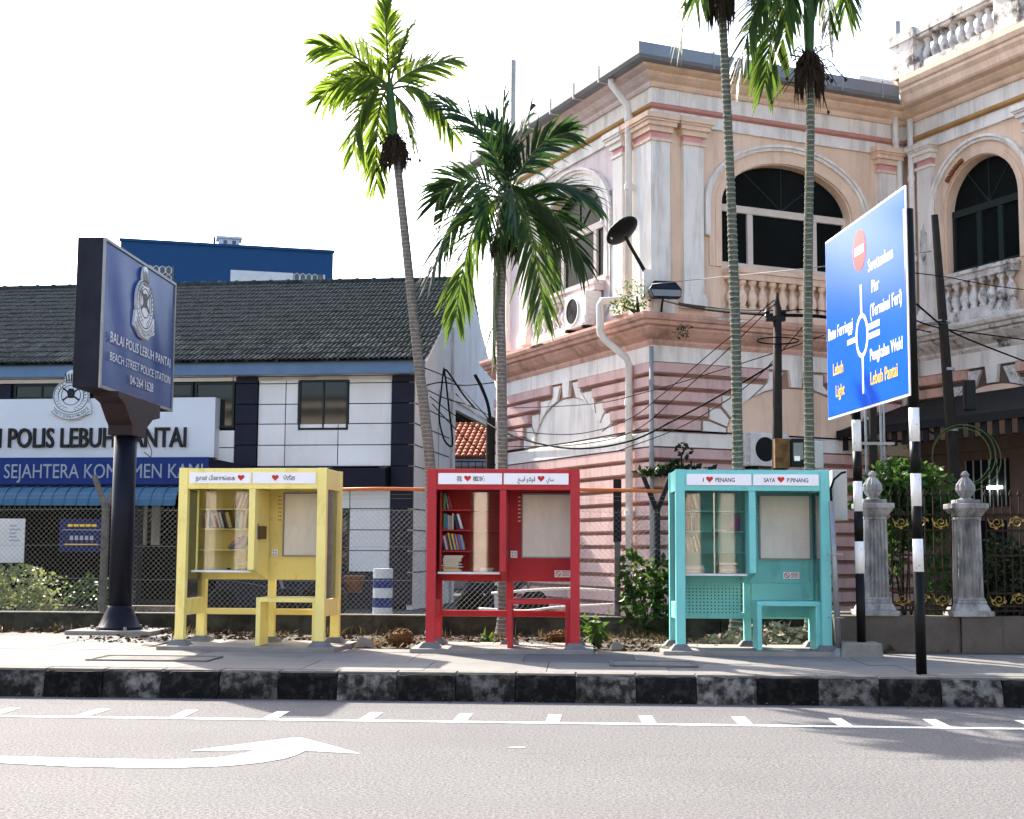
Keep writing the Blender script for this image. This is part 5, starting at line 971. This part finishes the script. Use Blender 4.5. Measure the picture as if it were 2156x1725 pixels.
MB().tube([(0, 0, 0), (-.05, -.03, .05), (-.32, -.15, .50), (-.38, -.18, .62)], [.035, .035, .03, .03], 8).build('arm', 'plastic_black', SD); MB().tube([(-.62, -.25, .56), (-.8, -.25, .86)], .015, 6).build('feed_arm', 'pipe_white', SD); MB().lathe((-.8, -.25, .84), [(.02, 0), (.035, .03), (.03, .09)], 8).build('feed_horn', 'pipe_white', SD); box('mount', 'pipe_white', SD, -.06, .1, -.06, .2, -.45, .05)
FL = thing('floodlight', 'grey rectangular floodlight on the ledge at the building corner', 'floodlight', M27(-.05, -.5, 5.95), radians(10)); q = MB().frus(-.3, .28, -.1, .1, .16, -.2, .18, -.02, .2, .32); q.frus(-.26, .24, -.22, .05, .0, -.3, .28, -.1, .1, .16); bev(q.build('housing', 'navy_side', FL), .01); MB().quad((-.25, -.222, .01), (.23, -.222, .01), (.26, -.107, .15), (-.28, -.107, .15)).build('lens', 'lens', FL); MB().tube([(0, .1, .1), (0, .25, -.05), (0, .3, -.2)], .02, 6).build('bracket', 'plastic_black', FL)

# ------------------------------------------------------------------ utility poles, meter box, cables
UP = thing('utility_pole', 'dark wooden utility pole behind the turquoise booth', 'utility pole', (2.78, 20.3, .3)); MB().tube([(0, 0, 0), (.0, 0, 2.5), (.03, 0, 4.75)], [.085, .075, .06], 12).build('shaft', 'wood_pole', UP, True); MB().tube([(.03, 0, 4.75), (.03, 0, 4.98)], [.05, .008], 8).build('spike', 'wood_pole', UP)
MB().tube([(.02+.3*cos(a*.35)-.0, -.08, 4.25+.05*sin(a*.35)) for a in range(19)], .012, 4).build('cable_coil', 'cable', UP); MB().box(-.14, .14, -.06, .06, 4.55, 4.62).build('crossarm', 'plastic_black', UP)
for x in (-.12, .12): MB().lathe((x, -.02, 4.6), [(.02, 0), (.045, .02), (.025, .05), (.045, .08), (.02, .11)], 8).build('insulator', 'plastic_black', UP)
MX = thing('meter_box', 'rusty meter box with glass front on the utility pole', 'meter box', (2.95, 20.18, 2.70)); bev(box('case', 'rusty_box', MX, -.23, -.02, -.1, .1, 0, .42), .008); bev(box('meter', 'plastic_black', MX, 0, .2, -.1, .08, .02, .42), .008); box('window', 'lens', MX, .03, .17, -.106, -.1, .12, .36); box('label', 'white_panel', MX, .04, .12, -.109, -.106, .1, .17); bev(box('fuse_case', 'grey_box', MX, .22, .46, -.06, .08, .0, .38), .008)
U2 = thing('utility_pole', 'leaning dark pole in front of the right wing with a coil of cable', 'utility pole', (5.50, 20.9, .3)); MB().tube([(0, 0, 0), (-.05, 0, 2.3), (-.16, 0, 4.5), (-.25, 0, 6.25)], [.09, .085, .07, .05], 12).build('shaft', 'wood_pole', U2, True); MB().tube([(-.25, 0, 6.25), (-.26, 0, 6.5)], .012, 6).build('spike', 'galvanised', U2)
for z, r_ in ((3.9, .09), (3.0, .09)): MB().lathe((-.06*z/2+.02, 0, z), [(r_, 0), (r_, .04)], 12).build('band', 'galvanised', U2)
for k in range(5): MB().tube([(.02+(.42+.02*k)*cos(a*pi/16)+.02*k, -.12+.01*k, 2.62+(.42+.015*k)*sin(a*pi/16)+.01*k*sin(k)) for a in range(33)], .009, 4).build('coil_turn', 'cable' if k % 2 else 'frond_stalk', U2)
MB().tube([(-.17+.22*cos(a*.35)-.12, -.05, 4.62+.03*sin(a*.35)) for a in range(19)], .012, 4).build('pole_hoop', 'galvanised', U2); bev(box('junction_box', 'plastic_black', U2, .1, .26, -.12, .05, 3.3, 3.75), .02)
U3 = thing('pipe_bundle', 'cluster of dark service pipes behind the thinner striped pole', 'pipes', (4.07, 20.0, .3))
for dx, r_ in ((-.08, .02), (.02, .06), (.13, .02), (.17, .012)): MB().tube([(dx, 0, 0), (dx+R.uniform(-.01, .01), 0, 3.3)], r_, 8).build('pipe', 'wood_pole' if r_ > .03 else 'pipe_grey', U3)
box('clamp', 'galvanised', U3, -.2, .3, -.08, -.06, 2.72, 2.76)
U4 = thing('utility_pole', 'dark service post at the left end of the colonial facade', 'utility pole', (-1.83, 27.4, .2)); MB().tube([(0, 0, 0), (0, 0, 3.9)], .09, 10).build('shaft', 'wood_pole', U4); MB().tube([(.16, -.1, 0), (.16, -.1, 5.3)], .05, 8).build('pipe', 'pipe_white', U4)
CAB = {'bundle': [(1.39, 24.2, 5.87), (1.73, 23.0, 5.55), (2.16, 21.8, 5.26), (2.81, 20.3, 4.94), (3.53, 20.6, 4.96), (4.41, 21.0, 4.86)], 'thin2': [(1.42, 24.3, 5.87), (2.18, 22.0, 5.33), (2.83, 20.4, 5.02), (3.57, 20.8, 5.08), (5.18, 21.0, 4.79)], 'span': [(1.18, 24.3, 6.17), (2.41, 22.0, 5.86), (3.43, 20.0, 5.59), (5.21, 21.0, 6.02)], 'd1': [(2.77, 20.3, 5.16), (1.96, 21.3, 4.55), (1.29, 22.2, 4.03), (0.68, 23.0, 3.64), (-0.24, 24.5, 3.54), (-1.5, 26.0, 3.75)], 'd2': [(2.77, 20.3, 5.1), (2.21, 21.0, 4.58), (1.5, 22.0, 3.97), (0.79, 23.0, 3.46), (-0.24, 24.6, 3.36), (-1.58, 26.0, 3.44)], 'd3': [(2.82, 20.3, 4.27), (2.35, 21.0, 4.02), (1.52, 22.4, 3.64), (0.68, 23.2, 3.3), (-0.41, 24.5, 3.31), (-1.71, 26.5, 3.84), (-2.75, 29.9, 4.86)], 'd4': [(3.53, 20.6, 4.69), (2.84, 20.4, 4.42), (1.97, 21.5, 4.25), (1.17, 22.8, 4.14), (0.17, 24.3, 4.06), (-1.42, 27.0, 4.26)], 'd5': [(3.2, 20.5, 4.79), (2.63, 21.0, 4.15), (2.12, 21.6, 3.78), (1.46, 22.6, 3.46), (0.56, 23.5, 3.18)], 'g1': [(-3.6, 30.5, 5.54), (-2.91, 30.4, 5.23), (-2.27, 29.0, 4.56), (-1.93, 28.5, 4.16)], 'g2': [(-3.48, 30.4, 5.1), (-3.09, 30.2, 5.15), (-2.61, 30.0, 5.06), (-1.88, 29.0, 5.0)], 'g3': [(-3.41, 30.3, 4.99), (-2.99, 30.2, 4.79), (-2.41, 29.5, 4.56), (-1.84, 28.5, 4.21)], 'g4': [(-3.36, 30.3, 4.85), (-2.86, 30.0, 4.46), (-2.28, 29.2, 4.08), (-1.75, 28.0, 3.64)], 'g5': [(-3.3, 30.2, 4.68), (-2.73, 29.8, 4.08), (-2.16, 29.0, 3.57), (-1.7, 28.0, 3.16)], 'loop': [(-3.05, 30.2, 5.47), (-3.1, 30.1, 4.88), (-3.13, 30.1, 4.36), (-3.02, 30.1, 3.9), (-2.86, 30.1, 3.74), (-2.84, 30.1, 3.95), (-2.92, 30.1, 4.57), (-2.98, 30.1, 5.09), (-3.01, 30.2, 5.43), (-2.61, 30.0, 4.87), (-2.3, 29.4, 4.5)], 'drop': [(-2.19, 27.9, 5.02), (-2.03, 27.8, 4.72), (-1.87, 27.6, 4.22), (-1.79, 27.5, 3.13)], 'r1': [(3.56, 17.5, 4.6), (4.34, 19.0, 4.7), (5.28, 21.0, 4.86), (6.59, 23.0, 5.06), (7.48, 24.0, 5.13)], 'r2': [(4.72, 20.0, 5.49), (5.41, 21.0, 5.63), (6.47, 22.5, 5.79), (7.34, 23.5, 5.9)], 'r3': [(4.74, 20.0, 5.04), (5.39, 21.0, 4.86), (6.08, 22.0, 4.8), (7.15, 23.0, 4.63)]}
CL = {'d1': ('wire from the utility pole top, uppermost of the slanting wires', .008), 'd2': ('wire from the utility pole top, second of the slanting wires', .008), 'd3': ('thicker cable sagging across the white band to the police gable', .016), 'd4': ('flattest wire crossing the pink wall above the blind arch', .008), 'd5': ('short slanting wire ending at the white downpipe', .008), 'g1': ('topmost cable strung from the police gable, starting at the eave', .012), 'g2': ('nearly level cable strung from the police gable', .014), 'g3': ('third cable down beside the police gable', .012), 'g4': ('fourth cable down beside the police gable', .012), 'g5': ('lowest cable beside the police gable, above the orange roof', .012), 'bundle': ('thick black cable bundle from the floodlight corner past the pole', .028), 'thin2': ('thin black cable running above the thick bundle', .01), 'span': ('thin pale wire spanning above the front balusters', .007), 'loop': ('long black cable loop hanging beside the police station gable', .02), 'drop': ('black cables dropping down the left end of the pink facade', .035), 'r1': ('black cable running right behind the blue sign', .012), 'r2': ('thin wire crossing the right wing window', .008), 'r3': ('black cable sagging across the right wing ledge', .014)}
def smooth(P, n=6):
    P = [Vector(p) for p in P]; out = []
    for i in range(len(P)-1):
        a, b_, c_, d = P[max(i-1, 0)], P[i], P[i+1], P[min(i+2, len(P)-1)]
        for k in range(n): t = k/n; out.append(.5*((2*b_)+(c_-a)*t+(2*a-5*b_+4*c_-d)*t*t+(3*b_-a-3*c_+d)*t**3))
    return out+[P[-1]]
for k, v in CAB.items():
    lab, r_ = CL.get(k, (('black service wire slanting down from the utility pole across the pink wall', .008 if k != 'd3' else .016) if k[0] == 'd' else ('black service cable strung from the police gable to the pink facade', .012)))
    o = Vector(v[0]); tag(MB().tube([p-o for p in smooth(v)], r_, 6).build('cable', 'cable' if k != 'span' else 'cable_grey', None, True, tuple(o)), lab, 'cable', {'d': 'service wires across the pink wall', 'g': 'cables beside the police gable'}.get(k[0]) if k not in CL else None)
tag(MB(fA).tube([(.2, .16, 3.68), (1.5, .17, 3.66), (3, .17, 3.64), (5, .16, 3.66), (6.9, .16, 3.66)], .014, 5).build('wall_cable', 'cable', CB), None)
MB(fB).tube([(.1, .17, 3.66), (2, .17, 3.65), (4, .17, 3.64), (5.6, .17, 3.66)], .016, 5).build('wall_cable', 'cable', CB)

# ------------------------------------------------------------------ things in the shaded yard behind the fence
def motorbike(loc, rz, lab, m, bx_=0):
    t = thing('motorbike', lab, 'motorbike', loc, rz, 'motorbikes parked in the yard')
    for x in (-.6, .6):
        w = MB(); w.lathe((x, 0, .29), [(.22, -.04), (.29, -.045), (.3, 0), (.29, .045), (.22, .04), (.22, -.04)], 22, 'y'); wo = w.build('wheel', 'plastic_black', t, True); sp = MB()
        for i in range(6): a = i*pi/3; sp.tube([(x, 0, .29), (x+.22*cos(a), 0, .29+.22*sin(a))], .012, 4)
        sp.build('spokes', 'galvanised', wo)
    MB().prism([(-.75, .55), (-.2, .5), (.15, .42), (.4, .7), (.45, .95), (.36, .95), (.2, .6), (-.1, .66), (-.7, .74)], -.12, .12, lambda a, b_, d: (a, d, b_)).build('body', m, t); bev(box('seat', 'plastic_black', t, -.7, .0, -.13, .13, .73, .82), .03)
    MB().tube([(.6, 0, .3), (.48, 0, .7), (.42, 0, 1.0)], .03, 6).build('fork', 'galvanised', t); MB().tube([(.4, -.32, 1.02), (.45, 0, 1.05), (.4, .32, 1.02)], .015, 6).build('handlebar', 'plastic_black', t)
    if bx_: bev(box('rear_box', 'neck_pink', t, -.85, -.35, -.22, .22, .84, 1.14), .03)
    MB().lathe((.5, 0, .92), [(.05, 0), (.08, .04), (.02, .09)], 10, 'x').build('headlight', 'lens', t)
motorbike((-6.2, 26.4, .2), radians(8), 'dark motorbike with a pink rear box parked behind the yellow booth', 'navy_side', 1); motorbike((-5.0, 26.9, .2), radians(70), 'black motorbike with white plate parked behind the yellow booth', 'navy_side'); motorbike((-1.5, 26.3, .2), radians(20), 'dark blue motorbike parked behind the red booth', 'navy_side')
box('number_plate', 'poster_white', None, -.13, .13, 0, .01, 0, .12, loc=(-5.15, 25.9, .95)); tag(bpy.data.objects['number_plate'], 'small white plate in the shade behind the yellow booth', 'plate')
BD = thing('striped_bollard', 'blue and white striped post behind the chain-link fence', 'post', (-3.43, 24, .2))
for i in range(6): MB().lathe((0, 0, i*.165), [(.17, 0), (.17, .163)], 14).build('band', 'poster_white' if i % 2 else 'police_blue', BD)
tag(MB().lathe((0, 0, 0), [(.14, 0), (.2, .3), (.22, .32), (.2, .33)], 14).build('flower_pot', 'arch_brick', None, True, (-4.45, 27.2, .68)), 'orange flower pot in the shade behind the fence', 'pot')
lw_ = thing('garden_kerb', 'low pale pebble-dashed planter edge behind the fence', 'planter', (-7.9, 23.2, .2)); bev(box('wall', 'litter_pale', lw_, -1.2, 1.6, -.1, .1, 0, .36), .01)

pvc = thing('plastic_pipe', 'pale plastic pipes lying along the foot of the pink wall', 'pipe', (-.6, 21.3, .2))
for pts in ([(-1.0, .3, .42), (-.3, .1, .40), (.2, 0, .46), (1.1, -.1, .52)], [(-.8, .1, .66), (.3, .05, .74), (1.15, 0, .70)]): MB().tube(smooth(pts), .02, 8).build('pipe', 'pipe_white', pvc, True)
for sx in (1.46, 1.54): pipe([(-.05, sx, 8.4), (-.05, sx, 6.2), (-.3, sx-.1, 5.8)], .018, 'pipe_grey', 'wall_conduit')

litter('gutter_grit', 'dry leaf scraps and grit lying in the gutter along the kerb', 0, 14.08, 9, .11, 260, 'litter', .006, .028, .0)
# patches where the plaster has come away
def patch(f, s0, z0, w, h, d, m, par=CB):
    n = 13; pts = [(s0+w*cos(2*pi*k/n)*R.uniform(.6, 1.15), z0+h*sin(2*pi*k/n)*R.uniform(.6, 1.15)) for k in range(n)]
    MB(f).prism(pts, d-.004, d+.004, lambda a, c, e: (a, e, c)).build('plaster_scar', m, par)
for f, a in ((fB, (1.35, 5.675, .32, .03, .482, 'weathered_white')), (fA, (3.9, 5.67, .4, .03, .482, 'dead_brown')), (fC, (.62, 7.4, .1, .55, .102, 'weathered_white')), (fC, (1.02, 6.9, .09, .5, .002, 'weathered_white')), (fB, (4.98, 6.3, .05, .3, .004, 'weathered_white')), (fA, (1.15, 6.5, .16, .2, .102, 'weathered_white')), (fA, (6.0, 4.0, .3, .06, .118, 'weathered_white'))): patch(f, *a)
